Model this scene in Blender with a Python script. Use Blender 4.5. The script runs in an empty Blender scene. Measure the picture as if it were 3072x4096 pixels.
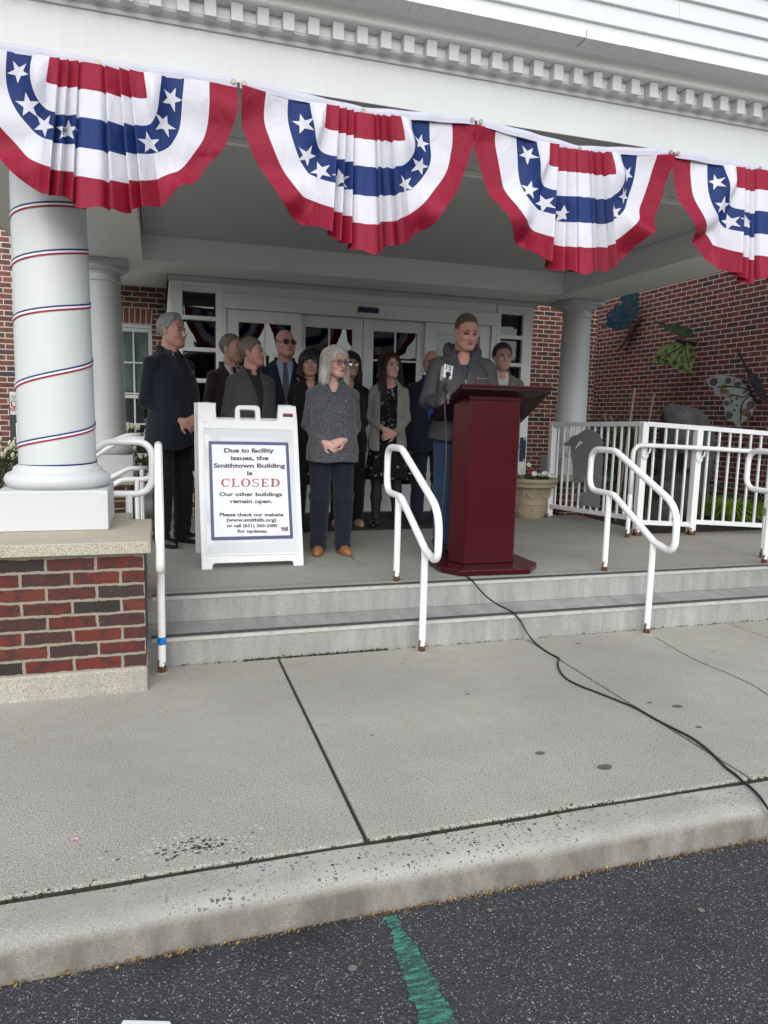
import bpy, bmesh, math, random
import numpy as np
from mathutils import Vector, Matrix
PI = math.pi
rad = math.radians
sc = bpy.context.scene
COL = sc.collection

# ------------------------------------------------------------------ camera
FPX, YAW, PIT, ROLL = 2863.18, 0.305826, 0.1335186, -0.0238952     # calibrated on a 3072 x 4096 frame
CAM = np.array([0.0, 0.0, 1.05])
def cam_axes():
    cy, sy, cp, sp, cr, sr = math.cos(YAW), math.sin(YAW), math.cos(PIT), math.sin(PIT), math.cos(ROLL), math.sin(ROLL)
    fwd = np.array([sy*cp, cy*cp, -sp]); right = np.array([cy, -sy, 0.]); down = np.cross(fwd, right)
    return cr*right + sr*down, -sr*right + cr*down, fwd
AX, AD, AF = cam_axes()
cd = bpy.data.cameras.new('camera'); cam = bpy.data.objects.new('camera', cd); COL.objects.link(cam)
cd.sensor_fit = 'VERTICAL'; cd.sensor_height = 36; cd.lens = FPX/4096*36; cd.clip_start = .05; cd.clip_end = 500
cam.matrix_world = Matrix(((AX[0], -AD[0], -AF[0], CAM[0]), (AX[1], -AD[1], -AF[1], CAM[1]), (AX[2], -AD[2], -AF[2], CAM[2]), (0, 0, 0, 1)))
sc.camera = cam
def ray(u, v): return AX*((u-1536)/FPX) + AD*((v-2048)/FPX) + AF
def onX(u, v, x): d = ray(u, v); return CAM + d*((x-CAM[0])/d[0])
def onY(u, v, y): d = ray(u, v); return CAM + d*((y-CAM[1])/d[1])
def onZ(u, v, z): d = ray(u, v); return CAM + d*((z-CAM[2])/d[2])
def onPlane(u, v, p, n): d = ray(u, v); p = np.asarray(p, float); n = np.asarray(n, float); return CAM + d*(np.dot(p-CAM, n)/np.dot(d, n))
def crop(x0, y0, w, W=1659): s = w/W; return lambda a, b: (x0+a*s, y0+b*s)

# ------------------------------------------------------------------ sky and sun (bright overcast)
SUN_EL, SUN_AZ = rad(33), rad(196)
wd = bpy.data.worlds.new('World'); sc.world = wd; wd.use_nodes = True
wn = wd.node_tree; wn.nodes.clear()
sky = wn.nodes.new('ShaderNodeTexSky'); sky.sky_type = 'NISHITA'; sky.sun_disc = False
sky.sun_elevation = SUN_EL; sky.sun_rotation = SUN_AZ; sky.dust_density = 1.2; sky.ozone_density = 1.0
hs = wn.nodes.new('ShaderNodeHueSaturation'); hs.inputs['Saturation'].default_value = .40
bg = wn.nodes.new('ShaderNodeBackground'); bg.inputs['Strength'].default_value = .15
wo = wn.nodes.new('ShaderNodeOutputWorld')
wn.links.new(sky.outputs[0], hs.inputs['Color']); wn.links.new(hs.outputs[0], bg.inputs['Color']); wn.links.new(bg.outputs[0], wo.inputs[0])
sd = bpy.data.lights.new('sun', 'SUN'); sd.energy = .75; sd.angle = rad(80); sd.color = (1, .975, .94)
sun = bpy.data.objects.new('sun', sd); COL.objects.link(sun)
_sv = Vector((math.sin(SUN_AZ)*math.cos(SUN_EL), math.cos(SUN_AZ)*math.cos(SUN_EL), math.sin(SUN_EL)))
sun.rotation_euler = _sv.to_track_quat('Z', 'Y').to_euler()
sc.view_settings.view_transform = 'Standard'; sc.view_settings.look = 'None'; sc.view_settings.gamma = 1
sc.view_settings.use_curve_mapping = False; sc.view_settings.exposure = 1.14
sc.cycles.use_denoising = True; sc.cycles.max_bounces = 8; sc.cycles.diffuse_bounces = 5

# ------------------------------------------------------------------ helpers: objects
ORG = {}
def tag(o, label=None, cat=None, group=None, kind=None):
    if label: o['label'] = label
    if cat: o['category'] = cat
    if group: o['group'] = group
    if kind: o['kind'] = kind
    return o
def thing(name, loc, label, cat, group=None, rz=0):
    o = bpy.data.objects.new(name, None); COL.objects.link(o); o.location = loc; o.rotation_euler = (0, 0, rz)
    o.empty_display_size = .1; ORG[o] = Vector(loc)
    return tag(o, label, cat, group)
class MB:
    def __init__(s): s.v = []; s.f = []; s.m = []
    def add(s, vs, fs, m=0):
        b = len(s.v); s.v += [tuple(map(float, p)) for p in vs]
        for f in fs: s.f.append(tuple(i+b for i in f)); s.m.append(m)
        return s
    def box(s, x0, x1, y0, y1, z0, z1, m=0):
        return s.add([(x0,y0,z0),(x1,y0,z0),(x1,y1,z0),(x0,y1,z0),(x0,y0,z1),(x1,y0,z1),(x1,y1,z1),(x0,y1,z1)],
                     [(0,3,2,1),(4,5,6,7),(0,1,5,4),(1,2,6,5),(2,3,7,6),(3,0,4,7)], m)
    def quad(s, a, b, c, d, m=0): return s.add([a, b, c, d], [(0,1,2,3)], m)
    def hull8(s, bot, top, m=0):
        n = len(bot); vs = list(bot)+list(top)
        return s.add(vs, [tuple(range(n-1,-1,-1)), tuple(range(n,2*n))]+[(i,(i+1)%n,n+(i+1)%n,n+i) for i in range(n)], m)
    def bar(s, a, b, w, h, up=(0,0,1), m=0):            # box of section w x h from a to b
        a = Vector(a); b = Vector(b); d = (b-a).normalized(); u = Vector(up); r = d.cross(u).normalized(); u = r.cross(d)
        q = [a+r*i*w/2+u*j*h/2 for i, j in ((-1,-1),(1,-1),(1,1),(-1,1))]; q2 = [p+(b-a) for p in q]
        return s.hull8([tuple(p) for p in q], [tuple(p) for p in q2], m)
    def tube(s, pts, r, n=12, m=0, closed=False, caps=True):
        P = [Vector(p) for p in pts]; N = len(P); R = r if hasattr(r, '__len__') else [r]*N
        T = []
        for i in range(N):
            a = P[(i-1) % N] if closed or i > 0 else P[i]; b = P[(i+1) % N] if closed or i < N-1 else P[i]
            T.append((b-a).normalized())
        u = T[0].orthogonal().normalized(); rings = []
        for i in range(N):
            u = (u - T[i]*u.dot(T[i])).normalized(); w = T[i].cross(u)
            rings.append([P[i]+(u*math.cos(2*PI*k/n)+w*math.sin(2*PI*k/n))*R[i] for k in range(n)])
        if closed:   # twist fix is not needed for planar loops
            pass
        vs = [tuple(p) for rg in rings for p in rg]; fs = []
        for i in range(N if closed else N-1):
            j = (i+1) % N
            for k in range(n): fs.append((i*n+k, i*n+(k+1)%n, j*n+(k+1)%n, j*n+k))
        if caps and not closed: fs += [tuple(range(n-1,-1,-1)), tuple(range((N-1)*n, N*n))]
        return s.add(vs, fs, m)
    def lathe(s, prof, c=(0,0,0), n=48, m=0):
        vs = []; fs = []; K = len(prof)
        for k in range(n):
            a = 2*PI*k/n
            for r, z in prof: vs.append((c[0]+r*math.cos(a), c[1]+r*math.sin(a), c[2]+z))
        for k in range(n):
            j = (k+1) % n
            for i in range(K-1): fs.append((k*K+i, j*K+i, j*K+i+1, k*K+i+1))
        fs.append(tuple(k*K for k in range(n-1,-1,-1))); fs.append(tuple(k*K+K-1 for k in range(n)))
        return s.add(vs, fs, m)
    def prof_x(s, prof, x0, x1, m=0):                  # extrude closed (y,z) profile along x
        n = len(prof); vs = [(x0, y, z) for y, z in prof]+[(x1, y, z) for y, z in prof]
        return s.add(vs, [tuple(range(n)), tuple(range(2*n-1, n-1, -1))]+[(i, n+i, n+(i+1)%n, (i+1)%n) for i in range(n)], m)
    def plate(s, pts, nrm, th, m=0):                   # extruded flat outline
        nrm = Vector(nrm).normalized()*th; a = [Vector(p) for p in pts]
        return s.hull8([tuple(p) for p in a], [tuple(p+nrm) for p in a], m)
    def build(s, name, mats, parent=None, smooth=False, bevel=0, loc=None, local=False, segs=2):
        me = bpy.data.meshes.new(name); o = bpy.data.objects.new(name, me); COL.objects.link(o)
        off = Vector((0,0,0))
        if parent is not None:
            o.parent = parent
            if not local: off = ORG.get(parent, Vector((0,0,0)))
        if loc is not None:
            L = Vector(loc); o.location = L-off if not local else L; V = [tuple(Vector(p)-L) for p in s.v] if not local else s.v; ORG[o] = L
        else:
            V = [tuple(Vector(p)-off) for p in s.v]; ORG[o] = off
        me.from_pydata(V, [], s.f)
        for mt in (mats if isinstance(mats, (list, tuple)) else [mats]): me.materials.append(mt)
        if len(me.materials) > 1: me.polygons.foreach_set('material_index', (s.m+[0]*len(s.f))[:len(s.f)])
        bm = bmesh.new(); bm.from_mesh(me); bmesh.ops.recalc_face_normals(bm, faces=bm.faces); bm.to_mesh(me); bm.free()
        if smooth: 
            me.polygons.foreach_set('use_smooth', [True]*len(me.polygons))
            if smooth == 'auto':
                md = o.modifiers.new('edge_split', 'EDGE_SPLIT'); md.split_angle = rad(38)
        if bevel:
            md = o.modifiers.new('bevel', 'BEVEL'); md.width = bevel; md.segments = segs; md.limit_method = 'ANGLE'; md.angle_limit = rad(40)
        me.update(); return o
def dup(o, dx, label=None, parent=None):
    c = o.copy(); COL.objects.link(c)
    if parent is None: c.location = Vector(o.location)+Vector(dx)
    else: c.parent = parent
    if label: c['label'] = label
    for ch in o.children: dup(ch, None, None, c)
    return c
def arc(c, r, a0, a1, n, f):        # f maps (p,q) of a plane to 3-D
    return [f(c[0]+r*math.cos(a0+(a1-a0)*i/n), c[1]+r*math.sin(a0+(a1-a0)*i/n)) for i in range(n+1)]
def fillet(pts, r, n=6, closed=False):
    P = [Vector(p) for p in pts]; N = len(P); out = []
    for i in range(N):
        if not closed and i in (0, N-1): out.append(P[i]); continue
        a, b, c = P[(i-1) % N], P[i], P[(i+1) % N]; u = (a-b); w = (c-b)
        ang = u.angle(w); rr = r[i] if hasattr(r, '__len__') else r
        t = min(rr/math.tan(ang/2), .48*u.length, .48*w.length); p0 = b+u.normalized()*t; p1 = b+w.normalized()*t
        for k in range(n+1):
            s = k/n; out.append(p0*(1-s)**2+b*2*s*(1-s)+p1*s*s)
    return [tuple(p) for p in out]

# ------------------------------------------------------------------ helpers: materials
class NT:
    def __init__(s, name):
        s.m = bpy.data.materials.new(name); s.m.use_nodes = True; s.t = s.m.node_tree; s.b = s.t.nodes['Principled BSDF']; s.out = s.t.nodes['Material Output']
    def n(s, typ, **kw):
        nd = s.t.nodes.new('ShaderNode'+typ)
        for k, v in kw.items():
            if k in ('ins',):
                for a, b in v.items():
                    if hasattr(b, 'is_linked') or isinstance(b, bpy.types.NodeSocket): s.t.links.new(b, nd.inputs[a])
                    else: nd.inputs[a].default_value = b
            else: setattr(nd, k, v)
        return nd
    def link(s, a, b): s.t.links.new(a, b)
    def pos(s): return s.n('NewGeometry').outputs['Position']
    def obj(s): return s.n('TexCoord').outputs['Object']
    def map(s, vec, sc_=(1,1,1), loc=(0,0,0), rot=(0,0,0)): return s.n('Mapping', ins={'Vector': vec, 'Scale': sc_, 'Location': loc, 'Rotation': rot}).outputs[0]
    def noise(s, vec, scale, detail=4, rough=.55, dist=0): return s.n('TexNoise', ins={'Vector': vec, 'Scale': scale, 'Detail': detail, 'Roughness': rough, 'Distortion': dist}).outputs['Fac']
    def voro(s, vec, scale, feat='F1', rnd=1.0):
        return s.n('TexVoronoi', feature=feat, ins={'Vector': vec, 'Scale': scale, 'Randomness': rnd})
    def ramp(s, fac, stops, interp='LINEAR'):
        r = s.n('ValToRGB', ins={'Fac': fac}); e = r.color_ramp; e.interpolation = interp
        while len(e.elements) > 1: e.elements.remove(e.elements[-1])
        for i, (p, c) in enumerate(stops):
            c = (c, c, c) if not hasattr(c, '__len__') else c
            el = e.elements[0] if i == 0 else e.elements.new(p)
            el.position = p; el.color = (*c[:3], 1)
        return r.outputs['Color']
    def mix(s, fac, a, b, mode='MIX'):
        nd = s.n('Mix', data_type='RGBA', blend_type=mode, clamp_factor=True)
        for k, v in ((0, fac), (6, a), (7, b)):
            if isinstance(v, bpy.types.NodeSocket): s.link(v, nd.inputs[k])
            elif k == 0: nd.inputs[0].default_value = v
            else: nd.inputs[k].default_value = (*v[:3], 1)
        return nd.outputs[2]
    def math(s, op, a, b=0.0, clamp=False):
        nd = s.n('Math', operation=op, use_clamp=clamp)
        for k, v in ((0, a), (1, b)):
            if isinstance(v, bpy.types.NodeSocket): s.link(v, nd.inputs[k])
            else: nd.inputs[k].default_value = v
        return nd.outputs[0]
    def sep(s, vec): return s.n('SeparateXYZ', ins={'Vector': vec}).outputs
    def comb(s, x=0., y=0., z=0.): return s.n('CombineXYZ', ins={'X': x, 'Y': y, 'Z': z}).outputs[0]
    def base(s, c):
        if isinstance(c, bpy.types.NodeSocket): s.link(c, s.b.inputs['Base Color'])
        else: s.b.inputs['Base Color'].default_value = (*c[:3], 1)
    def set(s, rough=.5, metal=0, spec=.5, **kw):
        for k, v in (('Roughness', rough), ('Metallic', metal), ('Specular IOR Level', spec)):
            if isinstance(v, bpy.types.NodeSocket): s.link(v, s.b.inputs[k])
            else: s.b.inputs[k].default_value = v
        for k, v in kw.items(): s.b.inputs[k.replace('_', ' ')].default_value = v
    def bump(s, h, strength=.3, dist=.01, prev=None):
        b = s.n('Bump', ins={'Height': h, 'Strength': strength, 'Distance': dist})
        if prev is not None: s.link(prev, b.inputs['Normal'])
        s.link(b.outputs[0], s.b.inputs['Normal']); return b.outputs[0]
def plain(name, col, rough=.5, var=.12, scale=6, bump=0, bscale=120, metal=0, spec=.5, world=False):
    t = NT(name); v = t.pos() if world else t.obj(); n = t.noise(v, scale, 5)
    t.base(t.mix(n, [c*(1-var) for c in col], [min(1, c*(1+var)) for c in col])); t.set(rough, metal, spec)
    if bump: t.bump(t.noise(v, bscale, 3), bump, .002)
    return t.m
M = {}
def white(name, col, rough=.4, grime=.12):
    t = NT(name); p = t.pos(); n1 = t.noise(p, 1.3, 6, .65); n2 = t.noise(t.map(p, (9, 9, 1.2)), 3, 4)
    g = t.math('MULTIPLY', t.ramp(n1, [(.35, 0), (.7, 1)]), n2)
    t.base(t.mix(t.math('MULTIPLY', g, grime*2.2), col, (col[0]*.70, col[1]*.68, col[2]*.62))); t.set(rough, 0, .4)
    t.bump(t.noise(p, 60, 3), .06, .002); return t.m
M['white'] = white('white paint', (.565, .580, .575), grime=.2)  # outdoor white, toned down in colour against the bright front light
M['trim'] = white('shade-lifted white trim', (.83, .84, .82), .45)  # brighter copy of the white paint, making up for dim light under the porch
M['ceil'] = white('porch ceiling paint', (.52, .535, .53), .6, .08)
M['frame'] = white('aluminium door frame enamel', (.83, .84, .82), .35, .06)  # enamel also lightened in colour to lift the shaded entrance
M['siding'] = white('siding boards', (.50, .515, .515), .5, .14)
def gutter_mat():
    t = NT('weathered gutter enamel'); p = t.pos()
    st = t.noise(t.map(p, (60, 1, 1.5)), 2.2, 3); t.base(t.mix(t.ramp(st, [(.45, 0), (.75, 1)]), (.72, .74, .74), (.60, .61, .60))); t.set(.4); return t.m
M['gutter'] = gutter_mat()

def brick(name, row, wid, z0, cols, mortar, msize=.011, rough=.8, u0=0., wobble=.004, bumpd=.006):
    t = NT(name); g = t.n('NewGeometry'); p = g.outputs['Position']; nx = t.math('ABSOLUTE', t.sep(g.outputs['Normal'])[0])
    x, y, z = t.sep(p)[0:3]; side = t.math('GREATER_THAN', nx, .6)
    u = t.math('ADD', t.math('MULTIPLY', x, t.math('SUBTRACT', 1.0, side)), t.math('MULTIPLY', y, side))
    w1 = t.math('MULTIPLY', t.math('SUBTRACT', t.noise(p, 14, 3), .5), wobble*2); w2 = t.math('MULTIPLY', t.math('SUBTRACT', t.noise(t.map(p, loc=(5, 3, 9)), 60, 2), .5), wobble)
    w = t.math('ADD', w1, w2)
    vec = t.comb(t.math('ADD', t.math('ADD', u, -u0), w), t.math('ADD', t.math('ADD', z, -z0), w), 0.)
    bt = t.n('TexBrick', offset=.5, ins={'Vector': vec, 'Color1': (0,0,0,1), 'Color2': (1,1,1,1), 'Mortar': (0,0,0,1), 'Scale': 1.0, 'Mortar Size': msize/2, 'Mortar Smooth': .15, 'Bias': 0., 'Brick Width': wid, 'Row Height': row})
    rnd = t.sep(bt.outputs['Color'])[0]
    bc = t.ramp(rnd, cols, 'CONSTANT')
    blot = t.noise(t.map(p, (1, 1, 1.6)), 16, 4, .6)
    bc = t.mix(t.ramp(blot, [(.50, 0), (.56, .65)]), bc, (.046, .030, .028))
    fine = t.noise(p, 220, 3); bc = t.mix(t.math('MULTIPLY', fine, .5), bc, (.20, .13, .11), 'SOFT_LIGHT')
    pale = t.ramp(t.noise(p, 38, 5, .7), [(.62, 0), (.80, .5)]); bc = t.mix(pale, bc, (.30, .23, .20))
    mc = t.mix(t.noise(p, 30, 4), [c*.8 for c in mortar], [c*1.12 for c in mortar])
    t.base(t.mix(bt.outputs['Fac'], bc, mc)); t.set(rough, 0, .35)
    h = t.math('SUBTRACT', t.math('MULTIPLY', t.noise(p, 90, 4), .35), bt.outputs['Fac']); t.bump(h, .8, bumpd)
    return t.m
M['brick_pier'] = brick('pier brick', .0686, .2145, -.177, [(0, (.125, .027, .020)), (.24, (.070, .032, .028)), (.33, (.145, .031, .021)), (.55, (.096, .031, .025)), (.65, (.122, .028, .021)), (.80, (.034, .028, .028)), (.87, (.055, .034, .033)), (.92, (.135, .038, .025))], (.27, .245, .185), .014, .85, u0=-.075, wobble=.007, bumpd=.010)
M['brick_rear'] = brick('rear wall brick', .0725, .2150, 0.0, [(0, (.175, .052, .036)), (.26, (.13, .042, .032)), (.48, (.195, .057, .040)), (.68, (.080, .040, .036)), (.82, (.038, .029, .029)), (.9, (.17, .057, .042))], (.53, .48, .40), .014, .55)
M['brick_wing'] = brick('wing wall brick', .0670, .2050, .02, [(0, (.180, .043, .036)), (.25, (.150, .041, .037)), (.5, (.195, .050, .041)), (.75, (.135, .048, .041)), (.955, (.045, .040, .044))], (.50, .455, .40), .013, .8)

def concrete(name, col, sp=1., broom=0., stain=.25, streak=None, spk=1.):
    t = NT(name); p = t.pos()
    big = t.noise(p, 1.1, 6, .6); mid = t.noise(p, 9, 5, .6); fin = t.noise(p, 210, 2, .6)
    c = t.mix(t.ramp(big, [(.30, 0), (.70, 1)]), [k*(1-stain) for k in col], [k*(1+stain*.45) for k in col])
    c = t.mix(t.math('MULTIPLY', t.ramp(mid, [(.35, 0), (.7, 1)]), .35), c, [col[0]*.78, col[1]*.74, col[2]*.64])
    c = t.mix(t.ramp(fin, [(.37, .85*spk), (.455, 0), (.55, 0), (.65, .75*spk)]), c, t.ramp(fin, [(.49, (.11, .105, .095)), (.51, (.56, .55, .51))]))
    v = t.voro(p, 75); dark = t.math('MULTIPLY', t.math('LESS_THAN', v.outputs['Distance'], .20), t.math('GREATER_THAN', t.sep(v.outputs['Color'])[0], .80 if sp > .5 else .95))
    c = t.mix(t.math('MULTIPLY', dark, .7), c, (.06, .055, .05))
    if broom:
        br = t.noise(t.map(p, (4, 160, 160)), 1.2, 3); c = t.mix(t.math('MULTIPLY', br, broom), c, [k*.62 for k in col])
    if streak:
        s_ = t.noise(t.map(p, (5, 1, .7)), 2.4, 5, .65); c = t.mix(t.ramp(s_, [(.42, 0), (.66, .6)]), c, streak)
    t.base(c); t.set(.9, 0, .25)
    t.bump(t.math('ADD', t.math('MULTIPLY', fin, .7), t.math('MULTIPLY', t.noise(p, 40, 4), .35)), .22, .003); return t.m
M['walk'] = concrete('sidewalk concrete', (.362, .350, .300), 1.)
M['plat'] = concrete('porch floor concrete', (.345, .338, .305), .2, .35, .3)
M['step'] = concrete('step riser concrete', (.345, .348, .332), .1, .0, .30, (.19, .19, .182), .35)
M['lime'] = concrete('coping limestone', (.46, .41, .31), .2, 0, .12)
M['basestone'] = concrete('weathered base stone', (.42, .39, .33), .3, .25, .3, (.29, .27, .23))
def curb_mat():
    t = NT('exposed aggregate curb'); p = t.pos(); x, y, z = t.sep(p)[0:3]
    n = t.noise(p, 5, 6, .6); f = t.noise(p, 220, 3)
    c = t.mix(n, (.255, .247, .220), (.345, .335, .300)); c = t.mix(t.ramp(f, [(.30, .5), (.46, 0), (.56, 0), (.72, .5)]), c, t.ramp(f, [(.49, (.08, .08, .075)), (.51, (.55, .54, .5))]))
    # worn top: pale paste with dark chips
    wear = t.math('MULTIPLY', t.ramp(t.noise(t.map(p, (1, 2, 2)), 1.7, 5, .6), [(.40, 0), (.56, 1)]), t.ramp(z, [(0, 0), (1, 1)]))
    top = t.n('MapRange', ins={'Value': z, 'From Min': -.345, 'From Max': -.315}).outputs[0]
    wear = t.math('MULTIPLY', top, t.ramp(t.noise(t.map(p, (1, 2, 2)), 1.5, 5, .6), [(.38, 0), (.55, 1)]))
    c = t.mix(t.math('MULTIPLY', wear, .6), c, (.42, .41, .37))
    v = t.voro(t.map(p, (1, 1, 1)), 58); v2 = t.voro(p, 120)
    ch = t.math('MULTIPLY', t.math('LESS_THAN', t.math('ADD', v.outputs['Distance'], t.math('MULTIPLY', t.noise(p, 150, 2), .30)), .47), t.math('GREATER_THAN', t.sep(v.outputs['Color'])[0], .76))
    ch2 = t.math('MULTIPLY', t.math('LESS_THAN', v2.outputs['Distance'], .36), t.math('GREATER_THAN', t.sep(v2.outputs['Color'])[0], .74))
    c = t.mix(t.math('MULTIPLY', t.math('MAXIMUM', ch, ch2), t.math('MULTIPLY', wear, .97)), c, (.042, .042, .047))
    # dirty street face
    face = t.n('MapRange', ins={'Value': z, 'From Min': -.325, 'From Max': -.35}).outputs[0]
    gr = t.noise(t.map(p, (4, 1, 2)), 2.5, 6, .65); c = t.mix(t.math('MULTIPLY', face, t.ramp(gr, [(.32, .25), (.62, .85)])), c, (.118, .105, .080))
    t.base(c); t.set(.92, 0, .2); t.bump(t.math('ADD', f, t.math('MULTIPLY', t.noise(p, 45, 4), 1.)), .45, .006); return t.m
M['curb'] = curb_mat()
def asphalt_mat():
    t = NT('asphalt'); p = t.pos()
    big = t.noise(p, .9, 5, .6); c = t.mix(big, (.027, .028, .030), (.050, .050, .053))
    dk = t.ramp(t.noise(t.map(p, loc=(3, 1, 0)), 2.6, 5, .6), [(.56, 0), (.72, .6)]); 
    jit = t.n('VectorMath', operation='ADD', ins={0: p, 1: t.n('VectorMath', operation='SCALE', ins={0: t.n('TexNoise', ins={'Vector': p, 'Scale': 90., 'Detail': 2.}).outputs['Color'], 'Scale': .008}).outputs[0]}).outputs[0]
    for scl, thr, pick, col, k in ((120, .30, .84, (.15, .15, .145), .8), (210, .40, .66, (.32, .32, .31), .8), (340, .40, .66, (.13, .13, .13), .8), (60, .17, .95, (.36, .35, .33), .9)):
        v = t.voro(jit, scl); r = t.sep(v.outputs['Color'])
        m = t.math('MULTIPLY', t.math('LESS_THAN', v.outputs['Distance'], t.math('MULTIPLY', r[1], thr*1.3)), t.math('GREATER_THAN', r[0], pick))
        cc = t.mix(r[2], [q*.55 for q in col], [q*1.35 for q in col])
        c = t.mix(t.math('MULTIPLY', m, k), c, cc)
    c = t.mix(dk, c, (.012, .012, .014))
    t.base(c); t.set(.75, 0, .35)
    v = t.voro(jit, 130); t.bump(t.math('ADD', v.outputs['Distance'], t.noise(p, 70, 3)), .6, .006); return t.m
M['asphalt'] = asphalt_mat()
M['dirt'] = plain('joint dirt', (.030, .027, .020), .95, .5, 60, .6, 200, world=True)
def mulch_mat():
    t = NT('bark mulch'); p = t.pos(); v = t.voro(t.map(p, (1, 2.4, 1)), 34); c = t.mix(t.sep(v.outputs['Color'])[0], (.012, .009, .007), (.05, .036, .028)); t.base(c); t.set(.95); t.bump(v.outputs['Distance'], 1., .02); return t.m
M['mulch'] = mulch_mat()
def rail_mat():
    t = NT('white pipe enamel with rust'); o = t.obj(); z = t.sep(o)[2]
    n = t.noise(o, 28, 5, .65)
    lim = t.n('MapRange', ins={'Value': z, 'From Min': 0., 'From Max': .15, 'To Min': .22, 'To Max': .92}).outputs[0]
    r = t.ramp(t.math('SUBTRACT', n, lim), [(.0, 0), (.03, 1)])
    rc = t.mix(t.ramp(t.noise(o, 110, 4, .7), [(.38, 0), (.62, 1)]), (.016, .010, .008), (.15, .060, .020))
    scuff = t.ramp(t.noise(t.map(o, (2, 2, 1)), 22, 5, .7), [(.66, 0), (.76, .45)])
    t.base(t.mix(r, t.mix(scuff, (.82, .82, .80), (.52, .50, .46)), rc)); t.set(t.math('ADD', t.math('MULTIPLY', r, .5), .32), 0, .45); t.bump(n, .12, .003); return t.m
M['rail'] = rail_mat()
M['black'] = plain('black rubber', (.014, .014, .016), .5, .2)
M['nosew'] = plain('nosing edge paint', (.42, .415, .38), .75, .35, 24, .3, world=True)
def nose_mat():
    t = NT('ribbed nosing'); p = t.pos(); y = t.sep(p)[1]; s = t.math('SINE', t.math('MULTIPLY', y, 2*PI/.0105)); n = t.noise(p, 40, 4)
    t.base(t.mix(t.math('MULTIPLY', t.math('ADD', s, 1.0), .5), (.020, .020, .021), t.mix(n, (.06, .06, .058), (.13, .13, .125)))); t.set(.7); t.bump(s, .7, .004); return t.m
M['nose'] = nose_mat()
def glass_mat(name, tint=.5, ior=2.0):
    t = NT(name); fr = t.n('Fresnel', ins={'IOR': ior}).outputs[0]
    tr = t.n('BsdfTransparent', ins={'Color': (tint*.92, tint, tint*.97, 1)}); gl = t.n('BsdfGlossy', ins={'Roughness': .012, 'Color': (.92, .97, 1, 1)})
    mx = t.n('MixShader', ins={0: fr, 1: tr.outputs[0], 2: gl.outputs[0]}); t.link(mx.outputs[0], t.out.inputs[0]); return t.m
M['glass'] = glass_mat('door glass', .45, 1.48)
M['wglass'] = glass_mat('window glass', .88, 1.75)
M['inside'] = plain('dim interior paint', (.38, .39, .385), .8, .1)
M['dark'] = plain('dark anodised metal', (.018, .019, .022), .45, .1)
M['navy'] = plain('navy enamel', (.012, .022, .075), .5, .1)

# ------------------------------------------------------------------ the setting: road, kerb, sidewalk, steps, porch floor, bed
ZR, ZS, ZT = -.42, -.30, -.15
rnd = random.Random(7)
tag(MB().quad((-90,-90,ZR),(90,-90,ZR),(90,1.95,ZR),(-90,1.95,ZR)).build('road', M['asphalt']), kind='structure')
tag(MB().quad((-90,1.95,-.46),(90,1.95,-.46),(90,120,-.46),(-90,120,-.46)).build('ground', M['dirt']), kind='structure')
b = MB(); prof = [(2.022,-.3025),(1.935,-.303),(1.905,-.309),(1.884,-.323),(1.874,-.345),(1.862,-.42),(1.860,-.5),(2.022,-.5)]
xs = np.linspace(-14, 14, 281); n = len(prof); vs = []
for x in xs:
    w = .003*math.sin(x*5.1)+.002*math.sin(x*13.7+1); vs += [(x, y+w*(1 if i < 6 else 0)*(.3 if i < 1 else 1), z+.4*w) for i, (y, z) in enumerate(prof)]
fs = [(i*n+j, (i+1)*n+j, (i+1)*n+(j+1)%n, i*n+(j+1)%n) for i in range(len(xs)-1) for j in range(n)]
tag(b.add(vs, fs).build('curb', M['curb'], smooth='auto'), kind='structure')
b = MB(); jx = [-14, -10.2, -7.1, -4.0, -2.47, -.93, .615, 2.157, 3.70, 5.24, 6.78, 9.9, 14]
for a, c in zip(jx[:-1], jx[1:]):
    g = .007
    b.box(a+g, c-g, 2.050, 3.832, -.44, ZS)
o = b.build('sidewalk', M['walk'], bevel=.007); tag(o, kind='structure')
MB().box(-14, 14, 2.012, 3.83, -.45, ZS-.0095).build('joint_dirt', M['dirt'], o)
# dark worn stains, gum and one crack on the sidewalk
b = MB()
def blob(u, v, r, z=ZS+.0015, el=1., seed=0):
    c = onZ(u, v, z); q = random.Random(seed+int(u)); k = 14
    return [(c[0]+r*el*math.cos(2*PI*i/k)*(1+.25*(q.random()-.5)), c[1]+r*math.sin(2*PI*i/k)*(1+.25*(q.random()-.5)), z) for i in range(k)]
for u, v, r, el in ((2312,2574,.013,1.2),(2708,2825,.017,1.6),(2160,3012,.015,1.5),(2418,3067,.021,1.5),(2795,2908,.011,1.3),(2850,2606,.006,1.2),(1870,2776,.008,1.5),(2598,2810,.009,1.6),(1488,2940,.006,1.4),(1612,2655,.007,1)):
    p = blob(u, v, r, el=el); b.add(p, [tuple(range(len(p)))])
b.build('gum_stains', plain('old gum', (.095,.09,.085), .9, .3, 40), o)
def ribbon_on(pts, w, z):
    m = MB(); q = random.Random(3); P = [onZ(u, v, z) for u, v in pts]; D = []
    for a, c in zip(P[:-1], P[1:]):
        for i in range(14): D.append(a+(c-a)*i/14+np.array([q.uniform(-1,1), q.uniform(-1,1), 0])*.005)
    D.append(P[-1])
    for i in range(len(D)-1):
        d = D[i+1]-D[i]; nrm = np.array([-d[1], d[0], 0]); nrm = nrm/(np.linalg.norm(nrm)+1e-9)
        w0 = w*(.5+.8*q.random()); m.quad(D[i]-nrm*w0/2, D[i+1]-nrm*w0/2, D[i+1]+nrm*w0/2, D[i]+nrm*w0/2)
    return m
pc_ = onZ(775, 3395, ZS); q = random.Random(44); b = MB(); b2 = MB()
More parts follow.
